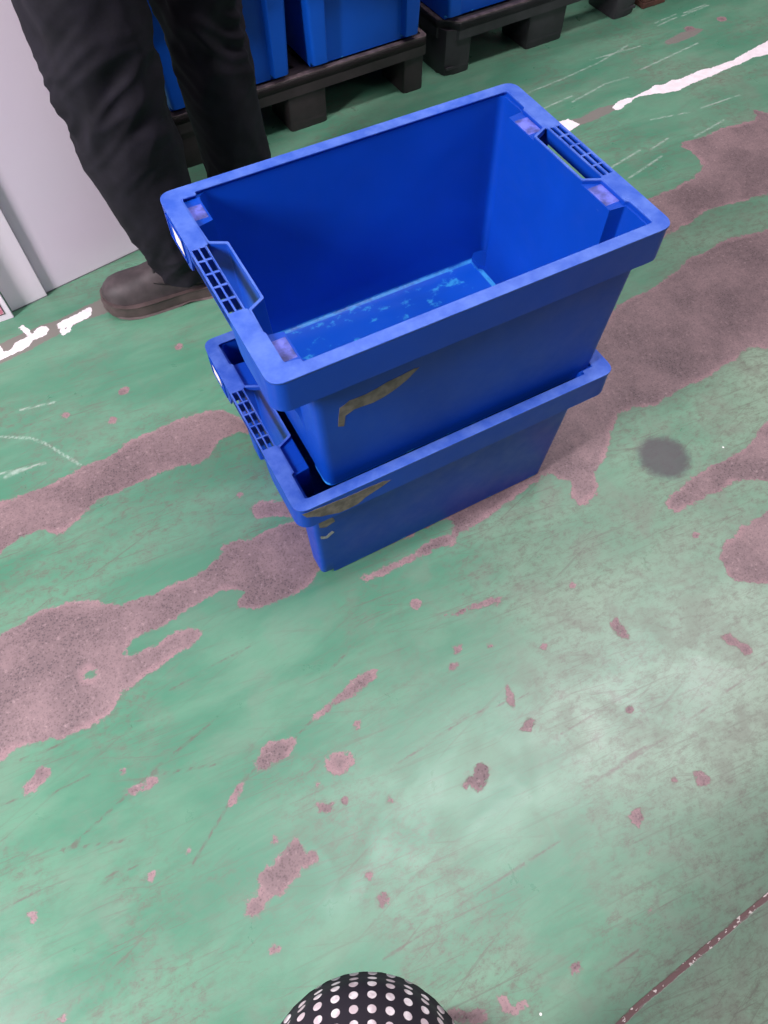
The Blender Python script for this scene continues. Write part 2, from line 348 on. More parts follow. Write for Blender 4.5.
    s3 = k.noise(k.vec(v, (1.2, 30.0, 1.0), (0, 0, 0.10), (3, 1, 0)), 4.0, 5, 0.7, 0.5)
    g = k.mix(k.math('MULTIPLY', k.ramp(s3, 0.66, 0.78), 0.22), g, (0.42, 0.52, 0.42))
    # scratches and scuffs with a place of their own
    g = k.mix(k.math('MULTIPLY', k.ramp(k.math('ADD', k.attr('scuff'), k.math('MULTIPLY', wob, 0.25)), 0.0008, 0.0038, 0.75, 0),
                     k.ramp(mid, 0.35, 0.55)), g, (0.13, 0.10, 0.09))
    g = k.mix(k.math('MULTIPLY', k.ramp(k.math('ADD', k.attr('scratch'), k.math('MULTIPLY', wob, 0.3)), 0.0008, 0.0050, 0.50, 0),
                     k.ramp(mid, 0.30, 0.55)), g, (0.55, 0.62, 0.55))
    st = k.n('ShaderNodeVectorMath', operation='DISTANCE')
    k.l(v, st.inputs[0])
    st.inputs[1].default_value = (0.488, -0.262, 0)
    stain = k.ramp(k.math('ADD', st.outputs['Value'], k.math('MULTIPLY', wob, 0.9)), 0.040, 0.066, 0.85, 0)
    g = k.mix(stain, g, (0.075, 0.066, 0.075))
    # bare concrete under the paint
    vor = k.n('ShaderNodeTexVoronoi')
    vor.inputs['Scale'].default_value = 210
    k.l(v, vor.inputs['Vector'])
    agg = k.ramp(vor.outputs['Distance'], 0.15, 0.55)
    conc = k.mix(k.ramp(k.noise(v, 7, 6, 0.7), 0.35, 0.68), (0.085, 0.060, 0.065), (0.200, 0.137, 0.140))
    conc = k.mix(k.math('MULTIPLY', agg, 0.22), conc, (0.42, 0.29, 0.29))
    edge = k.ramp(k.math('ADD', k.attr('bare'), k.math('MULTIPLY', k.math('SUBTRACT', k.noise(v, 13, 4), 0.5), 0.05)), -0.012, 0.004)
    conc = k.mix(k.math('MULTIPLY', edge, 0.50), conc, (0.38, 0.235, 0.245))
    spk = k.noise(v, 260, 3, 0.6)
    conc = k.mix(k.ramp(k.noise(v, 130, 4, 0.7), 0.55, 0.66, 0, 0.55), conc, (0.40, 0.29, 0.29))
    conc = k.mix(k.ramp(spk, 0.56, 0.66, 0, 0.65), conc, (0.08, 0.05, 0.055))
    fringe = k.math('MULTIPLY', k.ramp(k.math('ADD', k.attr('bare'), wob), 0.0005, 0.004, 1, 0), 0.35)
    c = k.mix(fringe, g, (0.17, 0.16, 0.13))
    bm_ = mask('bare', -0.0015, 0.0005)
    c = k.mix(bm_, c, conc)
    gm2 = mask('grey', -0.002, 0.001, 0.5)
    c = k.mix(k.math('MULTIPLY', gm2, 0.85), c, (0.19, 0.155, 0.145))
    wm = mask('white', 0.000, 0.0016, 0.55)
    c = k.mix(wm, c, k.mix(k.ramp(mid, 0.35, 0.7), (0.80, 0.72, 0.74), (0.92, 0.84, 0.86)))
    sm = k.ramp(k.math('ADD', k.attr('seam'), k.math('MULTIPLY', wob, 0.12)), 0.0035, 0.0048, 1, 0)
    frag = k.ramp(k.noise(k.vec(v, (1, 1.6, 1)), 95, 3, 0.6), 0.60, 0.63)
    c = k.mix(sm, c, k.mix(frag, (0.15, 0.082, 0.080), (0.72, 0.64, 0.60)))
    spots = k.n('ShaderNodeTexVoronoi')
    spots.inputs['Scale'].default_value = 7.0
    k.l(v, spots.inputs['Vector'])
    c = k.mix(k.ramp(spots.outputs['Distance'], 0.010, 0.018, 1, 0), c, (0.85, 0.85, 0.80))
    k.col(c)
    rg = k.math('ADD', k.math('MULTIPLY', k.math('MAXIMUM', bm_, gm2), 0.22), k.ramp(grime, 0.3, 0.8, 0.27, 0.42))
    k.rough(rg)
    k.b.inputs['Specular IOR Level'].default_value = 0.5
    h = k.math('SUBTRACT', k.math('MULTIPLY', fine, 0.25), k.math('MULTIPLY', bm_, 0.8))
    h = k.math('SUBTRACT', h, k.math('MULTIPLY', sm, 1.5))
    k.bump(h, 0.35, 0.0015)
    me.materials.append(k.m)
    return o


build_floor()


# ------------------------------------------------------------------ mesh helpers
def link(name, bm, mats, parent=None, smooth=None, recalc=True):
    if recalc:
        bmesh.ops.recalc_face_normals(bm, faces=bm.faces)
    me = bpy.data.meshes.new(name)
    bm.to_mesh(me)
    bm.free()
    for m in (mats if isinstance(mats, (list, tuple)) else [mats]):
        me.materials.append(m)
    if smooth is not None:
        for p in me.polygons:
            p.use_smooth = True
        if smooth < 180:
            me.set_sharp_from_angle(angle=math.radians(smooth))
    o = bpy.data.objects.new(name, me)
    COL.objects.link(o)
    if parent is not None:
        o.parent = parent
    return o


def tag(o, label, cat, group=None):
    o['label'] = label
    o['category'] = cat
    if group:
        o['group'] = group
    return o


def thing(name, label, cat, loc=(0, 0, 0), rz=0.0, group=None):
    o = bpy.data.objects.new(name, None)
    o.empty_display_size = 0.1
    COL.objects.link(o)
    o.location = loc
    o.rotation_euler = (0, 0, rz)
    return tag(o, label, cat, group)


def kids(o):
    return [c for c in bpy.data.objects if c.parent is o]


def dup(o, parent=None):
    c = o.copy()
    COL.objects.link(c)
    if parent is not None:
        c.parent = parent
    for ch in kids(o):
        dup(ch, c)
    return c


def box(bm, x0, x1, y0, y1, z0, z1, bev=0.0, seg=1):
    r = bmesh.ops.create_cube(bm, size=1.0)
    vs = r['verts']
    for v in vs:
        v.co = Vector((x0 + (v.co.x + 0.5) * (x1 - x0), y0 + (v.co.y + 0.5) * (y1 - y0), z0 + (v.co.z + 0.5) * (z1 - z0)))
    if bev > 0:
        es = list({e for v in vs for e in v.link_edges})
        bmesh.ops.bevel(bm, geom=es, offset=bev, segments=seg, profile=0.5, affect='EDGES')


def rounded(pts, r, n=4):
    """round the corners of a closed polygon; r is one radius or one per corner"""
    out = []
    N = len(pts)
    for i in range(N):
        p = Vector(pts[i])
        a = Vector(pts[i - 1])
        b = Vector(pts[(i + 1) % N])
        ri = r[i] if isinstance(r, (list, tuple)) else r
        d1 = (a - p)
        d2 = (b - p)
        ang = d1.angle(d2)
        if ri <= 0:
            out += [tuple(p)] * (n + 1)
            continue
        t = min(ri / math.tan(ang / 2), d1.length * 0.48, d2.length * 0.48)
        s = p + d1.normalized() * t
        e = p + d2.normalized() * t
        for k in range(n + 1):
            u = k / n
            q = s * (1 - u) ** 2 + p * 2 * u * (1 - u) + e * u * u
            out.append((q.x, q.y))
    return out


def loft(bm, rings, cap0=False, cap1=False, closed=True):
    """rings: lists of 3-D points, same count"""
    V = [[bm.verts.new(p) for p in r] for r in rings]
    n = len(V[0])
    for a, b in zip(V[:-1], V[1:]):
        for i in range(n if closed else n - 1):
            j = (i + 1) % n
            try:
                bm.faces.new((a[i], a[j], b[j], b[i]))
            except ValueError:
                pass
    if cap0:
        bm.faces.new(V[0][::-1])
    if cap1:
        bm.faces.new(V[-1])
    return V


def plate(bm, outer, holes, z0, z1):
    """flat slab with holes between z0 and z1"""
    cu = bpy.data.curves.new('plate_outline', 'CURVE')
    cu.dimensions = '2D'
    cu.fill_mode = 'BOTH'
    cu.extrude = (z1 - z0) / 2
    for ring in [outer] + holes:
        sp = cu.splines.new('POLY')
        sp.points.add(len(ring) - 1)
        for p, q in zip(sp.points, ring):
            p.co = (q[0], q[1], 0, 1)
        sp.use_cyclic_u = True
    o = bpy.data.objects.new('plate_outline', cu)
    me = o.to_mesh()
    t = bmesh.new()
    t.from_mesh(me)
    o.to_mesh_clear()
    bmesh.ops.remove_doubles(t, verts=t.verts, dist=1e-5)
    bmesh.ops.translate(t, verts=t.verts, vec=(0, 0, (z0 + z1) / 2))
    m2 = bpy.data.meshes.new('plate_tmp')
    t.to_mesh(m2)
    t.free()
    bm.from_mesh(m2)
    bpy.data.meshes.remove(m2)
    bpy.data.objects.remove(o)
    bpy.data.curves.remove(cu)


def wallstrip(bm, path, th, z0, z1, inward=1):
    """vertical sheet along an open path of (x, y), thickness th"""
    P = [Vector(p) for p in path]
    off = []
    for i in range(len(P)):
        a = P[max(0, i - 1)]
        b = P[min(len(P) - 1, i + 1)]
        d = (b - a).normalized()
        off.append(P[i] + Vector((-d.y, d.x)) * th * inward)
    zz0 = z0 if isinstance(z0, (list, tuple)) else [z0] * len(P)
    rings = []
    for i in range(len(P)):
        rings.append([(P[i].x, P[i].y, zz0[i]), (off[i].x, off[i].y, zz0[i]), (off[i].x, off[i].y, z1), (P[i].x, P[i].y, z1)])
    loft(bm, rings, True, True)


# ------------------------------------------------------------------ crate plastic
def crate_plastic(name, base, grime=1.0):
    k = NT(name)
    v = k.obj()
    sep = k.n('ShaderNodeSeparateXYZ')
    k.l(v, sep.inputs[0])
    z = sep.outputs[2]
    geo = k.n('ShaderNodeNewGeometry')
    n1 = k.noise(v, 26, 6, 0.65)
    n2 = k.noise(v, 5, 3, 0.5)
    c = k.mix(k.ramp(n2, 0.3, 0.7), tuple(x * 0.9 for x in base), tuple(x * 1.08 for x in base))
    rim = k.ramp(z, 0.3085, 0.3110)
    c = k.mix(k.math('MULTIPLY', rim, k.ramp(n1, 0.25, 0.75, 0.12, 0.42 * grime)), c, (0.22, 0.36, 0.80))
    # dusty spots on the inside floor
    fl = k.math('MULTIPLY', k.ramp(z, 0.006, 0.0075, 1, 0), k.ramp(z, 0.002, 0.003))
    sp = k.noise(k.vec(v, (1, 1.4, 1)), 30, 4, 0.6)
    c = k.mix(fl, c, (0.004, 0.11, 0.68))  # inside floor painted brighter blue, imitating light falling from above
    c = k.mix(k.math('MULTIPLY', fl, k.ramp(sp, 0.56, 0.70, 0, 0.8)), c, (0.06, 0.50, 0.88))
    wall_edge = k.math('MULTIPLY', k.ramp(z, 0.0105, 0.012, 1, 0), k.ramp(z, 0.0055, 0.0065))
    ay = k.math('ABSOLUTE', sep.outputs[1])
    ax = k.math('ABSOLUTE', sep.outputs[0])
    wall_edge = k.math('MULTIPLY', wall_edge, k.math('MULTIPLY', k.ramp(ay, 0.1676, 0.1684, 1, 0), k.ramp(ax, 0.2425, 0.2432, 1, 0)))
    c = k.mix(k.math('MULTIPLY', wall_edge, k.ramp(n1, 0.3, 0.6, 0.2, 0.9)), c, (0.06, 0.42, 0.85))
    fs = k.noise(k.vec(v, (1, 1, 9)), 60, 4, 0.6)
    c = k.mix(k.ramp(fs, 0.70, 0.76, 0, 0.25), c, (0.10, 0.22, 0.62))
    k.col(c)
    k.rough(k.ramp(n1, 0.2, 0.8, 0.33, 0.5))
    k.b.inputs['Specular IOR Level'].default_value = 0.28
    k.bump(k.noise(v, 300, 3), 0.08, 0.0006)
    return k.m


M_crate = crate_plastic('blue_crate_plastic', (0.002, 0.054, 0.42))
M_crate_back = crate_plastic('blue_crate_plastic_rear', (0.003, 0.085, 0.52), 0.5)
M_label = plain('paper_label', (0.82, 0.74, 0.70), 0.6)
M_scrape = plain('grey_brown_scrape', (0.200, 0.165, 0.140), 0.7, 0.35, 60)
M_scrape_lt = plain('pale_scuff', (0.42, 0.42, 0.42), 0.7, 0.3, 60)
M_dust = plain('dusty_ledge', (0.09, 0.11, 0.44), 0.55, 0.5, 60)

CH = 0.3115          # crate height
ZB = 0.0             # crate base


RS = 0.0160          # underside of pockets and of the flat end's middle sits this much higher
SH = 0.0066          # stacking shelves lie this much below the rim


def body_outline(z, inset=0.0, lift=0.0, out=False):
    """plan of the tapered tub at height z.  +X end: two raised corner pockets, shelves beside the hand
    pocket; -X end: recesses beside the hand pocket, shelves in the corners.  out: ring above the shelves"""
    t = max(0.0, min(1.0, z / (CH - 0.004)))
    i_ = inset
    yw = 0.170 + 0.016 * t - i_
    xp = 0.268 + 0.007 * t - i_
    xm = 0.244 + 0.005 * t - i_
    xl = xm
    xs = -(0.236 + 0.0145 * t) + i_
    xk = xs                                    # flat end's corner zone
    r_ = max(0.0, min(1.0, (z - 0.10) / 0.12))
    r_ = r_ * r_ * (3 - 2 * r_)
    xr = xs - 0.0225 * r_
    bow = xm
    if out:
        xl = 0.2745 - i_
        xm = 0.2744 - i_
        xp = 0.2795 - i_
        xk = -0.2745 + i_
    s = 0.127 + i_
    pk = xm + 0.0004
    xp = max(xp, pk + 0.002)
    P = [(xk, -yw, 0, .016), (xm, -yw, 0, 0), (pk, -yw, 1, 0), (xp, -yw, 1, .012), (xp, -s, 1, .004), (pk, -s + .003, 1, 0), (xm, -s + .0035, 0, 0),
         (xl, -0.121 + i_, 0, 0), (xl, -0.0700 - i_, 0, .002), (bow, -0.0575 - i_, 0, .004), (bow, 0.0575 + i_, 0, .004), (xl, 0.0700 + i_, 0, .002), (xl, 0.121 - i_, 0, 0),
         (xm, s - .0035, 0, 0), (pk, s - .003, 1, 0), (xp, s, 1, .004), (xp, yw, 1, .012), (pk, yw, 1, 0), (xm, yw, 0, 0), (xk, yw, 0, .016),
         (xk, 0.1265, 0, 0), (xk, 0.1260, 1, 0), (min(xk, xs) if out else xs, 0.1200, 1, 0), (xr if not out else -0.2745 + i_, 0.1180 - i_, 1, .002),
         (xr, 0.0700 + i_, 1, .002), (xs, 0.0575 + i_, 1, .004), (xs, -0.0575 - i_, 1, .004), (xr, -0.0700 - i_, 1, .002),
         (xr if not out else -0.2745 + i_, -0.1180 + i_, 1, .002), (min(xk, xs) if out else xs, -0.1200, 1, 0), (xk, -0.1260, 1, 0), (xk, -0.1265, 0, 0)]
    N_ = 5
    rp = rounded([p[:2] for p in P], [p[3] for p in P], N_)
    return [(x, y, max(z, RS + lift) if P[i // (N_ + 1)][2] else z) for i, (x, y) in enumerate(rp)]


def build_crate(mat, prefix_label):
    root = thing('stacking_crate', prefix_label, 'crate')
    # ---- tub: outer skin, inner skin, bottom
    bm = bmesh.new()
    top = CH - 0.0006
    rings = []
    for z, o_ in ((0.0, 0), (0.004, 0), (0.018, 0), (0.05, 0), (0.10, 0), (0.14, 0), (0.18, 0), (0.22, 0), (CH - 0.0098, 0), (CH - 0.0096, 1), (top, 1)):
        rings.append(body_outline(z, 0.004 if z == 0 else 0.0, 0.0, bool(o_)))
    for z, o_ in ((top, 1), (CH - SH + 0.0001, 1), (CH - SH, 0), (0.22, 0), (0.18, 0), (0.14, 0), (0.10, 0), (0.05, 0), (0.018, 0), (0.0085, 0), (0.0055, 0)):
        rings.append(body_outline(z, 0.0030 if z > 0.01 else (0.0055 if z > 0.006 else 0.011), 0.004, bool(o_)))
    V = loft(bm, rings)
    n6 = 6
    for ring, flip in ((V[0], 1), (V[-1], 0)):
        def c(k):
            return ring[k * n6:(k + 1) * n6]

        def rng(a, b):
            return [v for k in range(a, b + 1) for v in c(k)]

        def m_(k):
            return ring[k * n6]

        def uq(L):
            o = []
            for v in L:
                if not o or (v.co - o[-1].co).length > 1e-6:
                    o.append(v)
            if (o[0].co - o[-1].co).length <= 1e-6:
                o.pop()
            return o
        zl, zh = m_(20).co.z, m_(21).co.z
        xi = m_(20).co.x + 0.022
        iv = [bm.verts.new((xi, m_(20).co.y, zl)), bm.verts.new((xi, m_(21).co.y, zh)), bm.verts.new((xi, m_(30).co.y, zh)), bm.verts.new((xi, m_(31).co.y, zl))]
        L_ = [uq(c(0) + [m_(1)] + [m_(6)] + rng(7, 12) + [m_(13), m_(18)] + c(19) + [m_(20), iv[0], iv[3], m_(31)]),
              uq([m_(2)] + c(3) + c(4) + [m_(5)]), uq([m_(14)] + c(15) + c(16) + [m_(17)]),
              [m_(1), m_(2), m_(5), m_(6)], [m_(13), m_(14), m_(17), m_(18)],
              uq(rng(21, 30) + [iv[2], iv[1]]), [m_(20), m_(21), iv[1], iv[0]], [iv[0], iv[1], iv[2], iv[3]], [iv[3], iv[2], m_(30), m_(31)]]
        for L in L_:
            bm.faces.new(L[::-1] if flip else L)
    bmesh.ops.remove_doubles(bm, verts=bm.verts, dist=1e-6)
    bmesh.ops.dissolve_degenerate(bm, edges=bm.edges, dist=1e-6)
    link('tub', bm, mat, root, 32)
    # ---- rim plate
    bm = bmesh.new()
    R = 0.022
    outer = rounded([(-0.3, -0.2), (0.3, -0.2), (0.3, 0.2), (-0.3, 0.2)], R, 7)
    yi = 0.1815
    # opening, pocket end (+X) then flat end (-X); handle slot is part of the opening behind the grip
    op = [(0.279, -yi), (0.279, -0.126), (0.2735, -0.121), (0.2735, -0.0685), (0.2785, -0.0665), (0.2785, 0.0665), (0.2735, 0.0685),
          (0.2735, 0.126), (0.279, 0.131), (0.279, yi),
          (-0.250, yi), (-0.250, 0.174), (-0.2735, 0.174), (-0.2735, 0.0685), (-0.2785, 0.0665), (-0.2785, -0.0665), (-0.2735, -0.0685),
          (-0.2735, -0.112), (-0.2700, -0.118), (-0.2700, -0.172), (-0.250, -0.176), (-0.250, -yi)]
    op = rounded(op, [0.009, 0.004, 0.003, .001, .001, .001, .001, 0.003, 0.004, 0.009] + [0.006, .002, .003, .001, .001, .001, .001, .003, .003, .003, .003, .006], 3)
    holes = [op]
    for sx in (-1, 1):
        for col in range(2):
            x0 = 0.2995 - 0.0020 - 0.0085 - col * 0.0103
            x1 = x0 + 0.0085
            for r_ in range(5):
                y0 = -0.0665 + r_ * 0.0270
                a, b = sorted((sx * x0, sx * x1))
                holes.append([(a, y0), (b, y0), (b, y0 + 0.0248), (a, y0 + 0.0248)])
    plate(bm, outer, holes, CH - 0.0035, CH)
    link('rim', bm, mat, root)
    # ---- skirt hanging from the rim: long sides and the corner returns
    bm = bmesh.new()
    sk = 0.054
    for s in (-1, 1):
        path = []
        zz = []
        arc = [(-0.3 + R - R * math.cos(a), 0.2 - R + R * math.sin(a)) for a in [i * math.pi / 2 / 7 for i in range(8)]]
        left = [(-0.2998, 0.078), (-0.2998, 0.088), (-0.2998, 0.100)] + arc
        path = left + [(-x, y) for x, y in reversed(left)]
        path = [(x, y - 0.0002) for x, y in path]
        zz = [CH - 0.030, CH - sk * 0.92, CH - sk] + [CH - sk] * len(arc)
        zz = zz + zz[::-1]
        wallstrip(bm, [(x, s * y) for x, y in path], 0.003, zz, CH - 0.003, -s)
    # thin grip face in front of the rib grid
    for sx in (-1, 1):
        wallstrip(bm, [(sx * 0.2990, -0.080), (sx * 0.2990, 0.080)], 0.0022, CH - 0.024, CH - 0.002, sx)
    bmesh.ops.remove_doubles(bm, verts=bm.verts, dist=1e-6)
    link('skirt', bm, mat, root, 30)
    # ---- grips: rib grid
    for sx in (-1, 1):
        bm = bmesh.new()
        for xx in (0.2990, 0.2882, 0.2780):
            a, b = sorted((sx * xx, sx * (xx - 0.0018)))
            box(bm, a, b, -0.068, 0.068, CH - 0.022, CH - 0.0005)
        for r_ in range(6):
            y0 = -0.0683 + r_ * 0.0270
            a, b = sorted((sx * 0.2985, sx * 0.2770))
            box(bm, a, b, y0, y0 + 0.0019, CH - 0.022, CH - 0.0005)
        link('grip_ribs', bm, mat, root)
    # ---- worn pads on the stacking shelves inside the ends
    for (x0, x1, y0, y1) in ((-0.2715, -0.2500, 0.1285, 0.160), (-0.2700, -0.2500, -0.166, -0.1285),
                             (0.2475, 0.2715, -0.117, -0.074), (0.2475, 0.2715, 0.074, 0.114)):
        bm = bmesh.new()
        box(bm, x0, x1, y0, y1, CH - SH - 0.001, CH - SH + 0.0004, 0.0004, 1)
        link('stacking_pad', bm, M_dust, root)
    # ---- label window and paper label on each end
    for sx, yc in ((-1, 0.134), (1, -0.134)):
        bm = bmesh.new()
        X = sx * 0.3000
        for (a, b, c, d) in ((-0.034, 0.034, -0.008, -0.0105), (-0.034, 0.034, -0.043, -0.0455)):
            box(bm, min(X, X + sx * 0.0015), max(X, X + sx * 0.0015), yc + a, yc + b, CH + d, CH + c)
        for a in (-0.034, 0.0315):
            box(bm, min(X, X + sx * 0.0015), max(X, X + sx * 0.0015), yc + a, yc + a + 0.0025, CH - 0.0455, CH - 0.008)
        lf = link('label_frame', bm, mat, root)
        bm = bmesh.new()
        box(bm, min(X, X + sx * 0.0007), max(X, X + sx * 0.0007), yc - 0.024, yc + 0.010, CH - 0.040, CH - 0.012)
        link('paper_label', bm, M_label, root)['label'] = 'small off-white label on the end skirt'
    return root


def wall_y(z):
    t = z / (CH - 0.004)
    return 0.170 + 0.016 * t


def scrape(root, pts, mat, on_skirt, side=-1, name='scrape'):
    """thin worn mark on the long outer face: pts are (x, z) in crate space"""
    bm = bmesh.new()
    e = 0.0004
    fr = []
    for x, z in pts:
        y = 0.1998 + e if on_skirt else wall_y(z) + e
        fr.append(bm.verts.new((x, side * y, z)))
    f = bm.faces.new(fr)
    bmesh.ops.triangulate(bm, faces=[f])
    r = bmesh.ops.extrude_face_region(bm, geom=bm.faces[:])
    for g in r['geom']:
        if isinstance(g, bmesh.types.BMVert):
            g.co.y -= side * 0.0003
    o = link(name, bm, mat, root)
    return o


crate = build_crate(M_crate, 'lower blue plastic stacking crate on the green floor, scraped at its near corner')
# master used for every other crate
upper = dup(crate)
tag(upper, 'upper empty blue plastic crate stacked on top of another, open with dusty floor', 'crate')
tag(crate, 'lower blue plastic crate standing on the floor and carrying the open empty one', 'crate')
crate.rotation_euler = (0, 0, math.pi)
for ch in kids(crate):          # the covered crate's pads are unworn
    if ch.name.startswith('stacking_pad'):
        ch.data = ch.data.copy()
        ch.data.materials[0] = M_crate
upper.location = (0.0025, 0.0016, 0.2895)
UP0 = upper.location
ZL = 0.2895
# worn marks, upper crate (x, z in its own space)
def jag(pts, amp=0.0022, n=3, seed=1):
    rnd = random.Random(seed)
    out = []
    for i in range(len(pts)):
        a, b = pts[i], pts[(i + 1) % len(pts)]
        for k in range(n):
            u = k / n
            out.append((a[0] + (b[0] - a[0]) * u + rnd.uniform(-amp, amp) * (k > 0), a[1] + (b[1] - a[1]) * u + rnd.uniform(-amp, amp) * (k > 0)))
    return out


scrape(upper, jag([(x, z - ZL - 0.015) for x, z in [(-0.212, 0.462), (-0.203, 0.457), (-0.200, 0.480), (-0.187, 0.486), (-0.158, 0.483), (-0.128, 0.490), (-0.104, 0.503),
                                  (-0.086, 0.519), (-0.094, 0.521), (-0.135, 0.516), (-0.168, 0.509), (-0.193, 0.510), (-0.208, 0.502)]], 0.0012, 2), M_scrape, False)
# worn marks, lower crate (rotated half a turn, so mirror x and use the +Y side)
def low(pts):
    return [(-x, z) for x, z in pts]


scrape(crate, jag(low([(-0.292, 0.306), (-0.27, 0.303), (-0.235, 0.300), (-0.20, 0.297), (-0.150, 0.295), (-0.138, 0.289), (-0.160, 0.280), (-0.185, 0.272),
                       (-0.200, 0.262), (-0.232, 0.262), (-0.262, 0.275), (-0.285, 0.291)]), 0.0012, 2, 2), M_scrape, True, 1)
scrape(crate, jag(low([(-0.263, 0.226), (-0.238, 0.224), (-0.234, 0.206), (-0.250, 0.200), (-0.262, 0.208)]), 0.0012, 2, 3), M_scrape, False, 1)
scrape(crate, jag(low([(-0.262, 0.176), (-0.252, 0.166), (-0.240, 0.176), (-0.236, 0.168), (-0.250, 0.157), (-0.262, 0.165)]), 0.0012, 2, 4), M_scrape_lt, False, 1)

# ------------------------------------------------------------------ pallets
M_pal = plain('black_pallet_plastic', (0.030, 0.022, 0.024), 0.55, 0.3, 12, 0.15)
M_pal2 = plain('dark_grey_pallet_plastic', (0.036, 0.032, 0.038), 0.5, 0.3, 12, 0.15)
M_pedge = plain('worn_pallet_edge', (0.105, 0.075, 0.078), 0.6, 0.4, 40)
M_wood = plain('red_brown_wood', (0.11, 0.045, 0.032), 0.75, 0.4, 14, 0.4)
PH = 0.150


def build_pallet(mat, foot_w, mid_w, chamfer, label, loc, rz):
    root = thing('plastic_pallet', label, 'pallet', loc, rz, 'plastic pallets along the aisle')
    W, D = 0.80, 1.20
    # deck: front beam, side beams and slats, modelled as a slab with slots
    bm = bmesh.new()
    ch = chamfer
    outer = [(ch, 0), (W - ch, 0), (W, ch), (W, D - ch), (W - ch, D), (ch, D), (0, D - ch), (0, ch)] if ch else \
        rounded([(0, 0), (W, 0), (W, D), (0, D)], 0.012, 3)
    holes = []
    for j in range(9):
        for i in range(6):
            x0 = 0.045 + i * 0.122
            y0 = 0.055 + j * 0.122
            holes.append([(x0, y0), (x0 + 0.098, y0), (x0 + 0.098, y0 + 0.09), (x0, y0 + 0.09)])
    plate(bm, outer, holes, PH - 0.022, PH)
    link('deck', bm, mat, root)
    bm = bmesh.new()
    wallstrip(bm, outer + outer[:1], 0.014, PH - 0.048, PH - 0.002, 1)
    link('deck_skirt', bm, mat, root)
    bm = bmesh.new()
    rim_o = outer
    cx, cy = W / 2, D / 2
    rim_i = [(cx + (x - cx) * (1 - 0.012 / abs(x - cx) if abs(x - cx) > 0.1 else 1), cy + (y - cy) * (1 - 0.014 / abs(y - cy) if abs(y - cy) > 0.1 else 1)) for x, y in outer]
    plate(bm, rim_o, [rim_i], PH - 0.001, PH + 0.004)
    link('worn_edge', bm, M_pedge, root)['label'] = 'brownish scuffed top edge'
    # nine feet
    for yi, (y0, y1) in enumerate(((0.006, 0.15), (0.53, 0.67), (1.05, 1.194))):
        for xi, (x0, x1) in enumerate(((0.004, foot_w), (W / 2 - mid_w / 2, W / 2 + mid_w / 2), (W - foot_w, W - 0.004))):
            bm = bmesh.new()
            c = ch * 0.8 if (ch and xi != 1 and yi != 1) else 0.012
            p = [(x0, y0), (x1, y0), (x1, y1), (x0, y1)]
            rad = [0.012] * 4
            if ch:
                if xi == 0 and yi == 0:
                    rad[0] = c
                if xi == 2 and yi == 0:
                    rad[1] = c
            pr = rounded(p, rad, 2)
            mx, my = (x0 + x1) / 2, (y0 + y1) / 2
            ring = lambda s, z: [(mx + (x - mx) * s, my + (y - my) * s, z) for x, y in pr]
            loft(bm, [ring(0.965, 0.0), ring(0.98, 0.004), ring(0.985, 0.05), ring(1.0, PH - 0.02)], True, True)
            # moulded recess panel and small holes on the front
            if yi == 0:
                bw = x1 - x0
                if bw > 0.09:
                    for hx in (0.36, 0.5):
                        r = bmesh.ops.create_circle(bm, cap_ends=True, segments=10, radius=0.004)
                        bmesh.ops.rotate(bm, verts=r['verts'], cent=(0, 0, 0), matrix=Matrix.Rotation(math.pi / 2, 3, 'X'))
                        bmesh.ops.translate(bm, verts=r['verts'], vec=(x0 + bw * hx, y0 - 0.0005, PH - 0.045))
                    box(bm, x0 + 0.012, x1 - 0.012, y0 + 0.001, y0 + 0.006, 0.018, 0.026)
            link('foot', bm, mat, root, 30)
    return root


build_pallet(M_pal, 0.075, 0.125, 0.0, 'black plastic pallet behind the crates, nearest the trouser legs, brown scuffed edge',
             (-0.060, 1.150, 0), math.atan2(0.034, 0.79))
build_pallet(M_pal2, 0.105, 0.150, 0.05, 'dark grey plastic pallet with a cut-off corner, to the right of the black one',
             (0.812, 1.200, 0), math.atan2(0.030, 0.75))

# wooden pallet, only its corner is in view
wp = thing('wooden_pallet', 'reddish brown wooden pallet corner just past the dark grey plastic pallet', 'pallet', (1.640, 1.245, 0), 0.03)
for yi in range(3):
    for xi in range(3):
        bm = bmesh.new()
        box(bm, xi * 0.35, xi * 0.35 + 0.10, yi * 0.52, yi * 0.52 + 0.14, 0.018, 0.105, 0.003)
        link('block', bm, M_wood, wp)
for yi in range(3):
    bm = bmesh.new()
    box(bm, xi * 0 - 0.0, 0.80, yi * 0.52 + 0.02, yi * 0.52 + 0.12, 0.105, 0.127, 0.002)
    link('stringer_board', bm, M_wood, wp)
for xi in range(3):
    bm = bmesh.new()
    box(bm, xi * 0.35, xi * 0.35 + 0.10, 0.0, 1.18, 0.0, 0.018, 0.002)
    link('base_board', bm, M_wood, wp)
for i in range(7):
    bm = bmesh.new()
    box(bm, i * 0.118, i * 0.118 + 0.09, -0.003, 1.183, 0.127, 0.146, 0.002)
    link('deck_board', bm, M_wood, wp)

# crates standing on the pallets (end towards the aisle)
for (cx, y, rz, lab) in ((0.106, 1.420, -math.pi / 2 + 0.04, 'blue crate on the black pallet, standing behind the trouser legs'),
                         (0.522, 1.436, -math.pi / 2 + 0.04, 'blue crate on the black pallet, at its right-hand side'),
                         (0.982, 1.480, -math.pi / 2 + 0.04, 'blue crate standing on the dark grey pallet with the cut corner')):
    c = dup(crate)
    for ch in kids(c):
        if ch.name.startswith('scrape'):
            bpy.data.objects.remove(ch)
        elif ch.data.materials and ch.data.materials[0] == M_crate:
            ch.data = ch.data.copy()
            ch.data.materials[0] = M_crate_back
    c.location = (cx, y, PH + 0.0045)
    c.rotation_euler = (0, 0, rz)
    tag(c, lab, 'crate', 'crates standing on the pallets')

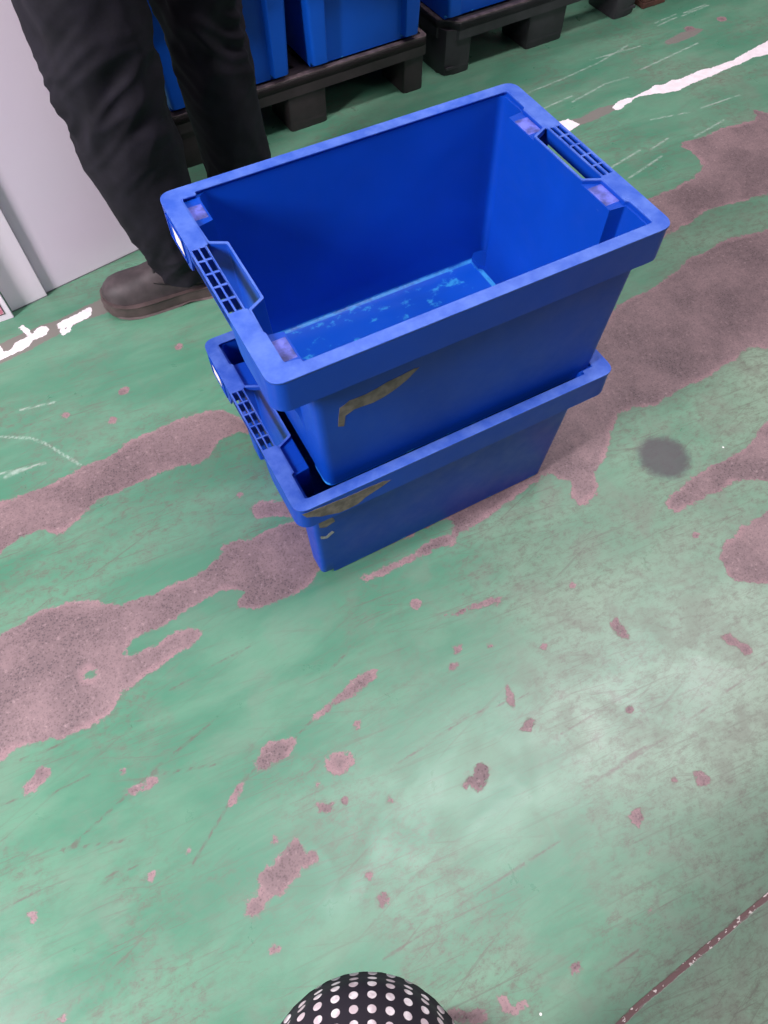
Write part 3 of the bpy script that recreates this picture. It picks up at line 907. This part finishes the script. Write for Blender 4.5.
# ------------------------------------------------------------------ white panels at the left
M_white = plain('white_panel', (0.90, 0.78, 0.90), 0.28, 0.02, 2)
M_white2 = plain('white_panel_matt', (0.93, 0.83, 0.91), 0.4, 0.02, 2)
M_edge = plain('grey_panel_edge', (0.30, 0.27, 0.30), 0.5)
a1 = math.atan2(0.040, 0.231)
p = thing('white_board', 'large glossy white board standing on the floor behind the trouser leg', 'board', (-0.531, 0.852, 0), a1)
bm = bmesh.new()
box(bm, -0.025, 0.315, 0.0, 0.025, 0.003, 1.15, 0.001)
link('board_face', bm, M_white, p)
bm = bmesh.new()
box(bm, -0.025, 0.316, 0.001, 0.027, 0.0, 0.0035)
box(bm, 0.3145, 0.3165, 0.0005, 0.026, 0.003, 1.15)
link('edge_strip', bm, M_edge, p)
p = thing('white_post', 'narrow white upright panel between the large white board and the printed sign', 'panel', (-0.612, 0.829, 0), math.atan2(0.012, 0.077))
bm = bmesh.new()
box(bm, -0.012, 0.0785, 0.0, 0.0035, 0.003, 1.12, 0.0012)
link('panel_face', bm, M_white2, p)
bm = bmesh.new()
box(bm, -0.012, 0.0785, 0.001, 0.0038, 0.0, 0.0032)
box(bm, 0.0783, 0.0790, 0.0005, 0.0037, 0.003, 1.12)
link('edge_strip', bm, M_edge, p)
k = NT('red_print')
v = k.obj()
n = k.noise(v, 95, 3, 0.5)
k.col(k.mix(k.ramp(n, 0.47, 0.52), (0.85, 0.70, 0.76), (0.70, 0.22, 0.32)))
k.rough(0.45)
M_print = k.m
M_dark = plain('dark_ink', (0.05, 0.02, 0.03), 0.5)
p = thing('printed_sign', 'white sign with a pinkish-red printed field standing at the left edge', 'sign', (-0.625, 0.808, 0), math.atan2(0.0, 0.1))
bm = bmesh.new()
box(bm, -0.26, 0.0, 0.0, 0.008, 0.0, 0.95, 0.0008)
link('sign_plate', bm, M_white2, p)
bm = bmesh.new()
box(bm, -0.245, -0.015, -0.0006, 0.0002, 0.020, 0.30)
fld = link('printed_field', bm, M_print, p)
bm = bmesh.new()
for (x0, x1, z0, z1) in ((-0.246, -0.013, 0.018, 0.0195), (-0.0145, -0.013, 0.018, 0.301), (-0.246, -0.013, 0.2995, 0.301)):
    box(bm, x0, x1, -0.0010, 0.0001, z0, z1)
link('print_border', bm, M_dark, fld)
bm = bmesh.new()
r = bmesh.ops.create_cone(bm, cap_ends=True, segments=16, radius1=0.0045, radius2=0.0045, depth=0.0015)
bmesh.ops.rotate(bm, verts=bm.verts, cent=(0, 0, 0), matrix=Matrix.Rotation(math.pi / 2, 3, 'X'))
bmesh.ops.translate(bm, verts=bm.verts, vec=(-0.026, -0.0007, 0.033))
link('print_dot', bm, M_dark, fld)

# ------------------------------------------------------------------ people
M_skin = plain('skin', (0.52, 0.32, 0.24), 0.5, 0.06, 20)
M_eye = plain('eye', (0.35, 0.33, 0.32), 0.3)
M_hair = plain('dark_hair', (0.02, 0.014, 0.012), 0.5, 0.3, 60)
M_trs = plain('black_trouser_cloth', (0.0092, 0.0080, 0.0130), 0.8, 0.25, 25, 0.25, 0.25, 0.0)
M_shirt = plain('dark_work_shirt', (0.03, 0.03, 0.05), 0.8, 0.2, 20, 0.2)
M_shoe = plain('scuffed_grey_brown_leather', (0.060, 0.046, 0.048), 0.62, 0.35, 22, 0.3)
M_sole = plain('brown_rubber_sole', (0.085, 0.058, 0.056), 0.6, 0.25, 30, 0.2)
M_lace = plain('dark_lace', (0.02, 0.017, 0.018), 0.8)


def skin_mesh(name, nodes, edges, mat, root, parent=None, levels=2):
    """nodes: name -> (x, y, z, rx, ry)"""
    names = list(nodes)
    idx = {n: i for i, n in enumerate(names)}
    me = bpy.data.meshes.new(name)
    me.from_pydata([nodes[n][:3] for n in names], [(idx[a], idx[b]) for a, b in edges], [])
    o = bpy.data.objects.new(name, me)
    COL.objects.link(o)
    sm = o.modifiers.new('skin', 'SKIN')
    sm.use_smooth_shade = True
    sm.branch_smoothing = 0.5
    for i, n in enumerate(names):
        rr = nodes[n][3:]
        me.skin_vertices[0].data[i].radius = (rr[0], rr[1] if len(rr) > 1 else rr[0])
        me.skin_vertices[0].data[i].use_root = (n == root)
    ss = o.modifiers.new('sub', 'SUBSURF')
    ss.levels = levels
    ss.render_levels = levels
    dg = bpy.context.evaluated_depsgraph_get()
    ev = bpy.data.meshes.new_from_object(o.evaluated_get(dg))
    o.modifiers.clear()
    o.data = ev
    ev.materials.clear()
    ev.materials.append(mat)
    for pl in ev.polygons:
        pl.use_smooth = True
    if parent is not None:
        o.parent = parent
    return o


class Frame:
    """local frame of a person: f = facing, s = their left"""
    def __init__(self, x, y, ang):
        self.o = Vector((x, y, 0))
        self.f = Vector((math.cos(ang), math.sin(ang), 0))
        self.s = Vector((-math.sin(ang), math.cos(ang), 0))

    def __call__(self, f, s, z, *r):
        p = self.o + self.f * f + self.s * s
        return (p.x, p.y, z, *r)


def hand_nodes(N, E, tagc, wrist, palm_dir, side_dir, curl_dir, curl=0.5):
    """palm, four fingers and a thumb as their own chains"""
    W = Vector(wrist)
    pd, sd, cd = Vector(palm_dir).normalized(), Vector(side_dir).normalized(), Vector(curl_dir).normalized()
    palm = W + pd * 0.045
    N[tagc + 'palm'] = (*palm, 0.030, 0.016)
    E.append((tagc + 'wrist', tagc + 'palm'))
    for i, (off, ln) in enumerate(((0.030, 0.070), (0.010, 0.078), (-0.010, 0.072), (-0.029, 0.056))):
        base = W + pd * 0.085 + sd * off
        mid = base + pd * ln * 0.5 + cd * ln * 0.18 * curl
        tip = mid + (pd * (1 - curl) + cd * curl).normalized() * ln * 0.5
        for nm, q, rr in (('a', base, 0.010), ('b', mid, 0.009), ('c', tip, 0.0075)):
            N['%sf%d%s' % (tagc, i, nm)] = (*q, rr, rr)
        E += [(tagc + 'palm', '%sf%da' % (tagc, i)), ('%sf%da' % (tagc, i), '%sf%db' % (tagc, i)), ('%sf%db' % (tagc, i), '%sf%dc' % (tagc, i))]
    t0 = W + pd * 0.035 + sd * 0.038
    t1 = t0 + pd * 0.030 + sd * 0.016 + cd * 0.008
    t2 = t1 + pd * 0.026 + cd * 0.012
    for nm, q, rr in (('ta', t0, 0.012), ('tb', t1, 0.011), ('tc', t2, 0.009)):
        N[tagc + nm] = (*q, rr, rr)
    E += [(tagc + 'palm', tagc + 'ta'), (tagc + 'ta', tagc + 'tb'), (tagc + 'tb', tagc + 'tc')]


def make_person(F, hips, legs, arms, lean, label, neckz=1.42, headz=1.60):
    """legs: side -> (knee, ankle, toe); arms: side -> (elbow, wrist, palm_dir, side_dir, curl_dir)"""
    N, E = {}, []
    hf, hz = hips
    N['pelvis'] = F(hf, 0, hz, 0.125, 0.105)
    N['waist'] = F(hf + lean * 0.3, 0, hz + 0.14, 0.115, 0.09)
    N['chest'] = F(hf + lean * 0.7, 0, hz + 0.34, 0.135, 0.10)
    N['collar'] = F(hf + lean, 0, neckz, 0.075, 0.07)
    N['neck'] = F(hf + lean + 0.015, 0, neckz + 0.07, 0.05, 0.05)
    N['skull'] = F(hf + lean + 0.03, 0, headz, 0.082, 0.092)
    N['crown'] = F(hf + lean + 0.02, 0, headz + 0.085, 0.06, 0.068)
    N['nose'] = F(hf + lean + 0.125, 0, headz - 0.015, 0.012, 0.014)
    E += [('pelvis', 'waist'), ('waist', 'chest'), ('chest', 'collar'), ('collar', 'neck'), ('neck', 'skull'), ('skull', 'crown'), ('skull', 'nose')]
    for sd, (knee, ankle, toe) in legs.items():
        s = 1 if sd == 'left' else -1
        N[sd + 'hip'] = F(hf, s * 0.09, hz - 0.09, 0.072, 0.072)
        N[sd + 'knee'] = (*knee, 0.046, 0.046)
        mid = (Vector(knee) * 0.55 + Vector(ankle) * 0.45)
        N[sd + 'calf'] = (*mid, 0.042, 0.042)
        N[sd + 'ankle'] = (*ankle, 0.030, 0.030)
        N[sd + 'toe'] = (*toe, 0.026, 0.014)
        hp = F(hf, s * 0.09, hz - 0.09)
        N[sd + 'thigh'] = (hp[0] * 0.2 + knee[0] * 0.8, hp[1] * 0.2 + knee[1] * 0.8, hp[2] * 0.55 + knee[2] * 0.45, 0.056, 0.056)
        E += [('pelvis', sd + 'hip'), (sd + 'hip', sd + 'thigh'), (sd + 'thigh', sd + 'knee'), (sd + 'knee', sd + 'calf'), (sd + 'calf', sd + 'ankle'), (sd + 'ankle', sd + 'toe')]
    for sd, (elbow, wrist, pd, sdv, cd) in arms.items():
        s = 1 if sd == 'left' else -1
        N[sd + 'shoulder'] = F(hf + lean * 0.9, s * 0.165, neckz - 0.045, 0.052, 0.052)
        N[sd + 'elbow'] = (*elbow, 0.040, 0.040)
        N[sd + 'wrist'] = (*wrist, 0.026, 0.022)
        E += [('chest', sd + 'shoulder'), (sd + 'shoulder', sd + 'elbow'), (sd + 'elbow', sd + 'wrist')]
        hand_nodes(N, E, sd, wrist, pd, sdv, cd)
    b = skin_mesh('person', N, E, M_skin, 'pelvis')
    tag(b, label, 'person')
    # ears and eyes as small features of the face
    for s in (-1, 1):
        bm = bmesh.new()
        q = F(hf + lean + 0.105, s * 0.032, headz + 0.012)
        r = bmesh.ops.create_uvsphere(bm, u_segments=12, v_segments=8, radius=0.012)
        bmesh.ops.translate(bm, verts=r['verts'], vec=q[:3])
        link('eye', bm, M_eye, b, 180)
        bm = bmesh.new()
        q = F(hf + lean + 0.02, s * 0.082, headz - 0.005)
        r = bmesh.ops.create_uvsphere(bm, u_segments=10, v_segments=8, radius=0.024)
        bmesh.ops.scale(bm, verts=r['verts'], vec=(0.7, 0.5, 1.2))
        bmesh.ops.translate(bm, verts=r['verts'], vec=q[:3])
        link('ear', bm, M_skin, b, 180)
    bm = bmesh.new()
    r = bmesh.ops.create_uvsphere(bm, u_segments=32, v_segments=20, radius=1.0)
    q = F(hf + lean + 0.008, 0, headz + 0.035)
    ang = math.atan2(F.f.y, F.f.x)
    bmesh.ops.delete(bm, geom=[v for v in bm.verts if v.co.z < -0.55 or (v.co.x > 0.45 and v.co.z < 0.35)], context='VERTS')
    bmesh.ops.scale(bm, verts=bm.verts, vec=(0.112, 0.094, 0.122))
    bmesh.ops.rotate(bm, verts=bm.verts, cent=(0, 0, 0), matrix=Matrix.Rotation(ang, 3, 'Z'))
    bmesh.ops.translate(bm, verts=bm.verts, vec=q[:3])
    link('hair', bm, M_hair, b, 180)
    return b


def cloth_tube(rings, fold, name, mat, parent, seg=110, cap=False):
    """rings: (centre, r_along_f, r_along_s, fdir) from bottom to top, densified; fold(theta, z) gives radial offset"""
    bm = bmesh.new()
    R = []
    n = len(rings)
    steps = 26
    for i in range(n - 1):
        p0 = rings[max(0, i - 1)]
        p1, p2 = rings[i], rings[i + 1]
        p3 = rings[min(n - 1, i + 2)]
        for k_ in range(steps if i < n - 2 else steps + 1):
            t = k_ / steps

            def cr(a, b, c, d):
                return 0.5 * ((2 * b) + (-a + c) * t + (2 * a - 5 * b + 4 * c - d) * t * t + (-a + 3 * b - 3 * c + d) * t ** 3)
            vals = [cr(p0[j], p1[j], p2[j], p3[j]) for j in range(len(p1))]
            R.append(vals)
    out = []
    for (cx, cy, cz, ra, rb, dx, dy) in R:
        L = math.hypot(dx, dy)
        f = (dx / L, dy / L)
        s = (-f[1], f[0])
        ring = []
        for j in range(seg):
            th = 2 * math.pi * j / seg
            rr = 1.0
            o = fold(th, cz)
            a = (ra + o) * math.cos(th)
            b = (rb + o) * math.sin(th)
            ring.append((cx + f[0] * a + s[0] * b, cy + f[1] * a + s[1] * b, cz + 0.12 * o * math.sin(th * 2)))
        out.append(ring)
    loft(bm, out, cap, cap)
    # hem: turn the cloth inward so it has thickness
    return bm


def fold_fn(seed, amp):
    off = Vector((seed * 7.3, seed * 3.1, seed))

    def f(th, z):
        th = th + 0.0
        # diagonal drapes, stronger by the knee and by the cuff
        q = Vector((math.cos(th) * 1.1, math.sin(th) * 1.1, z * 7.0 + 0.6 * math.sin(th + seed)))
        n = mnoise.noise(q + off)
        r1 = 1 - abs(n) * 2.4
        q2 = Vector((math.cos(th) * 1.6, math.sin(th) * 1.6, z * 16.0 + 1.1 * math.sin(th * 1 + seed * 2)))
        n2 = mnoise.noise(q2 + off * 1.7)
        k = 0.5 + 1.0 * math.exp(-((z - 0.52) / 0.16) ** 2) + 1.0 * math.exp(-((z - 0.13) / 0.09) ** 2)
        q3 = Vector((math.cos(th) * 0.9 + z * 2, math.sin(th) * 0.9, z * 26.0 + 2.2 * math.cos(th + seed)))
        n3 = 1 - 2.6 * abs(mnoise.noise(q3 + off * 0.6))
        return amp * k * (0.55 * r1 + 0.4 * n2 + 0.28 * n3 * (k - 0.4) - 0.42)
    return f


# worker at the left, facing -X
FW1 = Frame(-0.115, 0.775, math.pi)
body = make_person(FW1, (0.0, 0.90),
                   {'left': ((-0.235, 0.705, 0.50), (-0.190, 0.695, 0.085), (-0.300, 0.715, 0.046)),
                    'right': ((-0.010, 0.850, 0.50), (0.030, 0.860, 0.085), (-0.080, 0.880, 0.046))},
                   {'left': ((-0.13, 0.53, 1.14), (-0.26, 0.55, 0.93), (-0.4, 0.05, -1), (-1, 0.2, 0), (0.2, 1, -0.2)),
                    'right': ((-0.10, 1.02, 1.14), (-0.22, 1.00, 0.93), (-0.4, -0.05, -1), (-1, -0.2, 0), (0.2, -1, -0.2))},
                   0.0, 'person in black trousers and scuffed dark shoes, standing by the white board')
bm_all = bmesh.new()
for (rings, sd) in (
    ([(-0.212, 0.700, 0.062, 0.078, 0.066, -1, 0.1), (-0.214, 0.700, 0.10, 0.084, 0.072, -1, 0.1), (-0.226, 0.700, 0.18, 0.088, 0.082, -1, 0), (-0.242, 0.700, 0.32, 0.099, 0.088, -1, 0),
      (-0.248, 0.702, 0.46, 0.100, 0.092, -1, 0), (-0.246, 0.705, 0.60, 0.105, 0.098, -1, 0), (-0.235, 0.712, 0.74, 0.112, 0.104, -1, 0),
      (-0.150, 0.745, 0.88, 0.115, 0.110, -1, 0)], 1),
    ([(0.018, 0.855, 0.062, 0.080, 0.068, -1, 0), (0.014, 0.855, 0.11, 0.082, 0.074, -1, 0), (0.008, 0.852, 0.22, 0.079, 0.080, -1, 0),
      (-0.002, 0.850, 0.38, 0.084, 0.086, -1, 0), (-0.008, 0.848, 0.53, 0.088, 0.090, -1, 0), (-0.020, 0.842, 0.68, 0.098, 0.098, -1, 0),
      (-0.080, 0.815, 0.88, 0.118, 0.108, -1, 0)], 4),
    ([(-0.115, 0.775, 0.80, 0.115, 0.170, -1, 0), (-0.115, 0.775, 0.88, 0.128, 0.185, -1, 0), (-0.115, 0.775, 0.98, 0.125, 0.175, -1, 0), (-0.115, 0.775, 1.03, 0.118, 0.165, -1, 0)], 9),
):
    b = cloth_tube(rings, fold_fn(sd, 0.0125), 'trousers', M_trs, body, cap=True)
    tmp = bpy.data.meshes.new('tmp')
    b.to_mesh(tmp)
    b.free()
    bm_all.from_mesh(tmp)
    bpy.data.meshes.remove(tmp)
link('trousers', bm_all, M_trs, body, 180)
sh = {}
E = [('a', 'b'), ('b', 'c'), ('c', 'd'), ('c', 'l1'), ('l1', 'l2'), ('l2', 'l3'), ('c', 'r1'), ('r1', 'r2'), ('r2', 'r3')]
sh['a'] = FW1(0, 0, 0.96, 0.175, 0.135)
sh['b'] = FW1(0, 0, 1.10, 0.16, 0.13)
sh['c'] = FW1(0, 0, 1.27, 0.17, 0.135)
sh['d'] = FW1(0, 0, 1.41, 0.10, 0.095)
sh['l1'] = FW1(0, 0.175, 1.375, 0.075)
sh['l2'] = (-0.13, 0.53, 1.14, 0.062)
sh['l3'] = (-0.245, 0.548, 0.955, 0.050)
sh['r1'] = FW1(0, -0.175, 1.375, 0.075)
sh['r2'] = (-0.10, 1.02, 1.14, 0.062)
sh['r3'] = (-0.205, 1.002, 0.955, 0.050)
skin_mesh('work_shirt', sh, E, M_shirt, 'c', body)


def make_shoe(heel, direction, parent, mat=M_shoe, sole=M_sole, L=0.298, laces=True):
    """lace-up safety shoe; heel = floor point at the back, direction = where the toe points"""
    d = Vector(direction).normalized()
    s = Vector((-d.y, d.x, 0))
    H = Vector(heel)
    # station: u, half width, top height, centre shift
    st = [(0.00, 0.020, 0.058), (0.03, 0.034, 0.085), (0.10, 0.038, 0.098), (0.22, 0.038, 0.104), (0.36, 0.039, 0.114), (0.46, 0.042, 0.110),
          (0.56, 0.046, 0.098), (0.66, 0.050, 0.090), (0.76, 0.052, 0.084), (0.85, 0.049, 0.079), (0.92, 0.042, 0.070), (0.97, 0.029, 0.056), (1.0, 0.012, 0.040)]

    def pt(u, a, z):
        q = H + d * (u * L) + s * a
        return (q.x, q.y, z)

    def zf(u):      # toe spring
        return 0.012 * max(0, (u - 0.72) / 0.28) ** 2
    bm = bmesh.new()
    rings = []
    nseg = 20
    for (u, wv, h) in st:
        ring = []
        for j in range(nseg + 1):
            th = math.pi * j / nseg
            cx_ = math.copysign(abs(math.cos(th)) ** 0.75, math.cos(th))
            sz = abs(math.sin(th)) ** 0.62
            crease = 0.0022 * math.sin(u * 95 + math.cos(th) * 2) * math.exp(-((u - 0.60) / 0.09) ** 2) * sz
            ring.append(pt(u + crease * 2, wv * cx_ * (1.0 - 0.18 * sz), 0.026 + zf(u) + (h - 0.026) * sz + crease))
        rings.append(ring)
    loft(bm, rings, True, True, closed=True)
    up = link('shoe', bm, mat, parent, 50)
    # sole
    bm = bmesh.new()
    outl = []
    for side in (1, -1):
        seq = st if side == 1 else st[::-1]
        for (u, wv, h) in seq:
            outl.append((u, side * (wv + 0.006)))
    lv = []
    for (z, gr, arch) in ((0.0, -0.004, 1), (0.004, 0.0, 1), (0.014, 0.001, 0), (0.017, -0.0005, 0), (0.030, 0.0005, 0), (0.034, -0.004, 0)):
        ring = []
        for (u, a) in outl:
            uu = u + (gr + 0.005) / L * (1 if u > 0.9 else (-1 if u < 0.05 else 0))
            za = z + zf(u)
            if arch and 0.30 < u < 0.46:
                za = max(za, 0.006)
            ring.append(pt(uu, a + math.copysign(gr, a), za))
        lv.append(ring)
    loft(bm, lv, True, True)
    so = link('sole', bm, sole, up, 40)
    if laces:
        bm = bmesh.new()
        for i, u in enumerate((0.43, 0.49, 0.55)):
            hh = [0.112, 0.106, 0.099][i] + 0.003
            cr = []
            for j in range(9):
                a = -0.024 + 0.048 * j / 8
                z = hh - 0.010 * (a / 0.024) ** 2
                c = Vector(pt(u + 0.006 * (a / 0.024), a, z))
                cr.append([tuple(c + d * (0.0026 * math.cos(q)) + Vector((0, 0, 0.0026 * math.sin(q)))) for q in [k2 * math.pi / 3 for k2 in range(6)]])
            loft(bm, cr, True, True)
        # quarter seam and tongue edge
        for side in (-1, 1):
            cr = []
            for j in range(12):
                t = j / 11
                u = 0.58 - 0.50 * t
                z = 0.060 - 0.022 * t + 0.02 * (1 - t) ** 3
                wv = 0.0455 - 0.005 * t
                c = Vector(pt(u, side * wv, z))
                cr.append([tuple(c + s * (0.0016 * math.cos(q)) + Vector((0, 0, 0.0016 * math.sin(q)))) for q in [k2 * math.pi / 3 for k2 in range(6)]])
            loft(bm, cr, True, True)
        link('laces', bm, M_lace, up, 60)
    return up


make_shoe((-0.121, 0.678, 0), (-1, 0.17, 0), body)
make_shoe((0.085, 0.850, 0), (-1, 0.22, 0), body)

# ------------------------------------------------------------------ the photographer, in a dotted dress
k = NT('dotted_dress_cloth')
uvn = k.n('ShaderNodeUVMap', uv_map='cloth')
sp = k.n('ShaderNodeSeparateXYZ')
k.l(uvn.outputs[0], sp.inputs[0])
fu = k.math('SUBTRACT', k.math('FRACT', sp.outputs[0]), 0.5)
fv = k.math('SUBTRACT', k.math('FRACT', sp.outputs[1]), 0.5)
dd = k.math('SQRT', k.math('ADD', k.math('POWER', fu, 2.0), k.math('POWER', k.math('MULTIPLY', fv, 0.85), 2.0)))
dm = k.ramp(dd, 0.235, 0.270, 1, 0)
nn = k.noise(k.obj(), 70, 3)
k.col(k.mix(dm, (0.016, 0.012, 0.020), k.mix(k.ramp(nn, 0.4, 0.6), (0.62, 0.52, 0.54), (0.92, 0.86, 0.86))))
k.rough(0.7)
k.bump(dm, 0.6, 0.0015)
M_dress = k.m
PA = math.atan2(0.88, 0.47)
FP = Frame(-0.600, -1.035, PA)
ph = make_person(FP, (0.0, 0.92),
                 {'left': (FP(0.05, 0.10, 0.50)[:3], FP(0.00, 0.11, 0.10)[:3], FP(0.12, 0.12, 0.05)[:3]),
                  'right': (FP(0.20, -0.02, 0.50)[:3], FP(0.06, -0.06, 0.10)[:3], FP(0.17, -0.07, 0.05)[:3])},
                 {'left': (FP(0.12, 0.30, 1.12)[:3], FP(0.26, 0.13, 1.235)[:3], (FP.f * 0.3 - FP.s * 0.9 + Vector((0, 0, 0.25))), Vector((0, 0, 1)), FP.f * 1.0),
                  'right': (FP(0.12, -0.30, 1.12)[:3], FP(0.26, -0.13, 1.235)[:3], (FP.f * 0.3 + FP.s * 0.9 + Vector((0, 0, 0.25))), Vector((0, 0, 1)), FP.f * 1.0)},
                 0.0, 'person in a black dress with white dots, seen from above at the bottom edge')
# dress: waist to hem, pushed out by the forward knee
bm = bmesh.new()
uvl = bm.loops.layers.uv.new('cloth')
SEG, ROWS = 120, 90
grid = []
for i in range(ROWS + 1):
    t = i / ROWS
    z = 1.06 - 0.57 * t
    row = []
    for j in range(SEG):
        th = 2 * math.pi * j / SEG
        ra = 0.120 + 0.035 * t ** 1.3
        rb = 0.150 + 0.035 * t ** 1.2
        c_, s_ = math.cos(th), math.sin(th)
        fold = 0.010 * t * math.sin(9 * th + 1.3) + 0.006 * t * math.sin(14 * th)
        f_ = (ra + fold) * c_
        q_ = (rb + fold) * s_
        row.append([f_, q_, z, th])
    grid.append(row)
KN = (0.214, 0.012)
for i, row in enumerate(grid):
    for v in row:
        z = v[2]
        # the knee dome: horizontal radius at this height
        R_ = 0.092
        hz_ = (z - 0.50)
        if z > 0.50:
            r = R_ * math.sqrt(max(0.0, 1 - (hz_ / 0.34) ** 2)) if hz_ < 0.34 else 0
        else:
            r = R_
        lean = max(0.0, min(1.0, (0.90 - z) / 0.38))
        kc = (KN[0] * (lean ** 2.2), KN[1] * lean)
        if r > 0 and math.cos(v[3]) > -0.2:
            # push point out along its own ray to the dome outline
            dx, dy = math.cos(v[3]), math.sin(v[3])
            b_ = dx * kc[0] + dy * kc[1]
            cc = kc[0] ** 2 + kc[1] ** 2 - r * r
            disc = b_ * b_ - cc
            if disc > 0:
                rho = b_ + math.sqrt(disc)
                cur = math.hypot(v[0], v[1])
                if rho > cur:
                    a0 = math.atan2(v[1], v[0])
                    v[0] = rho * dx
                    v[1] = rho * dy
                    
# relax the profile a little
for _ in range(8):
    new = [[list(v) for v in row] for row in grid]
    for i in range(1, ROWS):
        for j in range(SEG):
            for a in (0, 1):
                new[i][j][a] = (grid[i][j][a] * 2 + grid[i - 1][j][a] + grid[i + 1][j][a] + grid[i][j - 1][a] + grid[i][(j + 1) % SEG][a]) / 6
    grid = new
V = [[bm.verts.new(FP(v[0], v[1], v[2])[:3]) for v in row] for row in grid]
# arc-length texture coordinates so the dots keep their spacing
for i in range(ROWS):
    for j in range(SEG):
        jj = (j + 1) % SEG
        f = bm.faces.new((V[i][j], V[i][jj], V[i + 1][jj], V[i + 1][j]))
DU, DV = 0.0140, 0.0125
def arc_u(j):
    s = 0.0
    row = grid[int(ROWS * 0.90)]
    for q in range(j):
        s += math.hypot(row[(q + 1) % SEG][0] - row[q % SEG][0], row[(q + 1) % SEG][1] - row[q % SEG][1])
    return s
US = [arc_u(j) for j in range(SEG + 1)]
tot = round(US[-1] / DU)
US = [u / US[-1] * tot for u in US]
VS = []
for j in range(SEG):
    s, L_ = 0.0, [0.0]
    for i in range(ROWS):
        a, b = V[i][j].co, V[i + 1][j].co
        s += (b - a).length
        L_.append(s / DV)
    VS.append(L_)
bm.faces.ensure_lookup_table()
fi = 0
for i in range(ROWS):
    for j in range(SEG):
        f = bm.faces[fi]
        fi += 1
        jj = (j + 1) % SEG
        for lp, (a, b) in zip(f.loops, ((i, j), (i, jj), (i + 1, jj), (i + 1, j))):
            lp[uvl].uv = (US[j + 1] if (b == jj) else US[j], VS[b][a])
dress = link('dress_skirt', bm, M_dress, ph, 180)
so = dress.modifiers.new('cloth_thickness', 'SOLIDIFY')
so.thickness = 0.002
so.offset = 1
# bodice
N = {'a': FP(0, 0, 1.02, 0.15, 0.125), 'b': FP(0, 0, 1.12, 0.14, 0.12), 'c': FP(0.01, 0, 1.28, 0.165, 0.135), 'd': FP(0, 0, 1.41, 0.10, 0.09),
     'l1': FP(0, 0.175, 1.375, 0.072), 'l2': FP(0.05, 0.24, 1.26, 0.062), 'r1': FP(0, -0.175, 1.375, 0.072), 'r2': FP(0.05, -0.24, 1.26, 0.062)}
skin_mesh('dress_top', N, [('a', 'b'), ('b', 'c'), ('c', 'd'), ('c', 'l1'), ('l1', 'l2'), ('c', 'r1'), ('r1', 'r2')], plain('black_dress_top', (0.016, 0.012, 0.020), 0.75), 'c', ph)
make_shoe(FP(-0.09, 0.115, 0)[:3], FP.f, ph, M_lace, M_lace, 0.245, False)
make_shoe(FP(-0.03, -0.06, 0)[:3], FP.f, ph, M_lace, M_lace, 0.245, False)
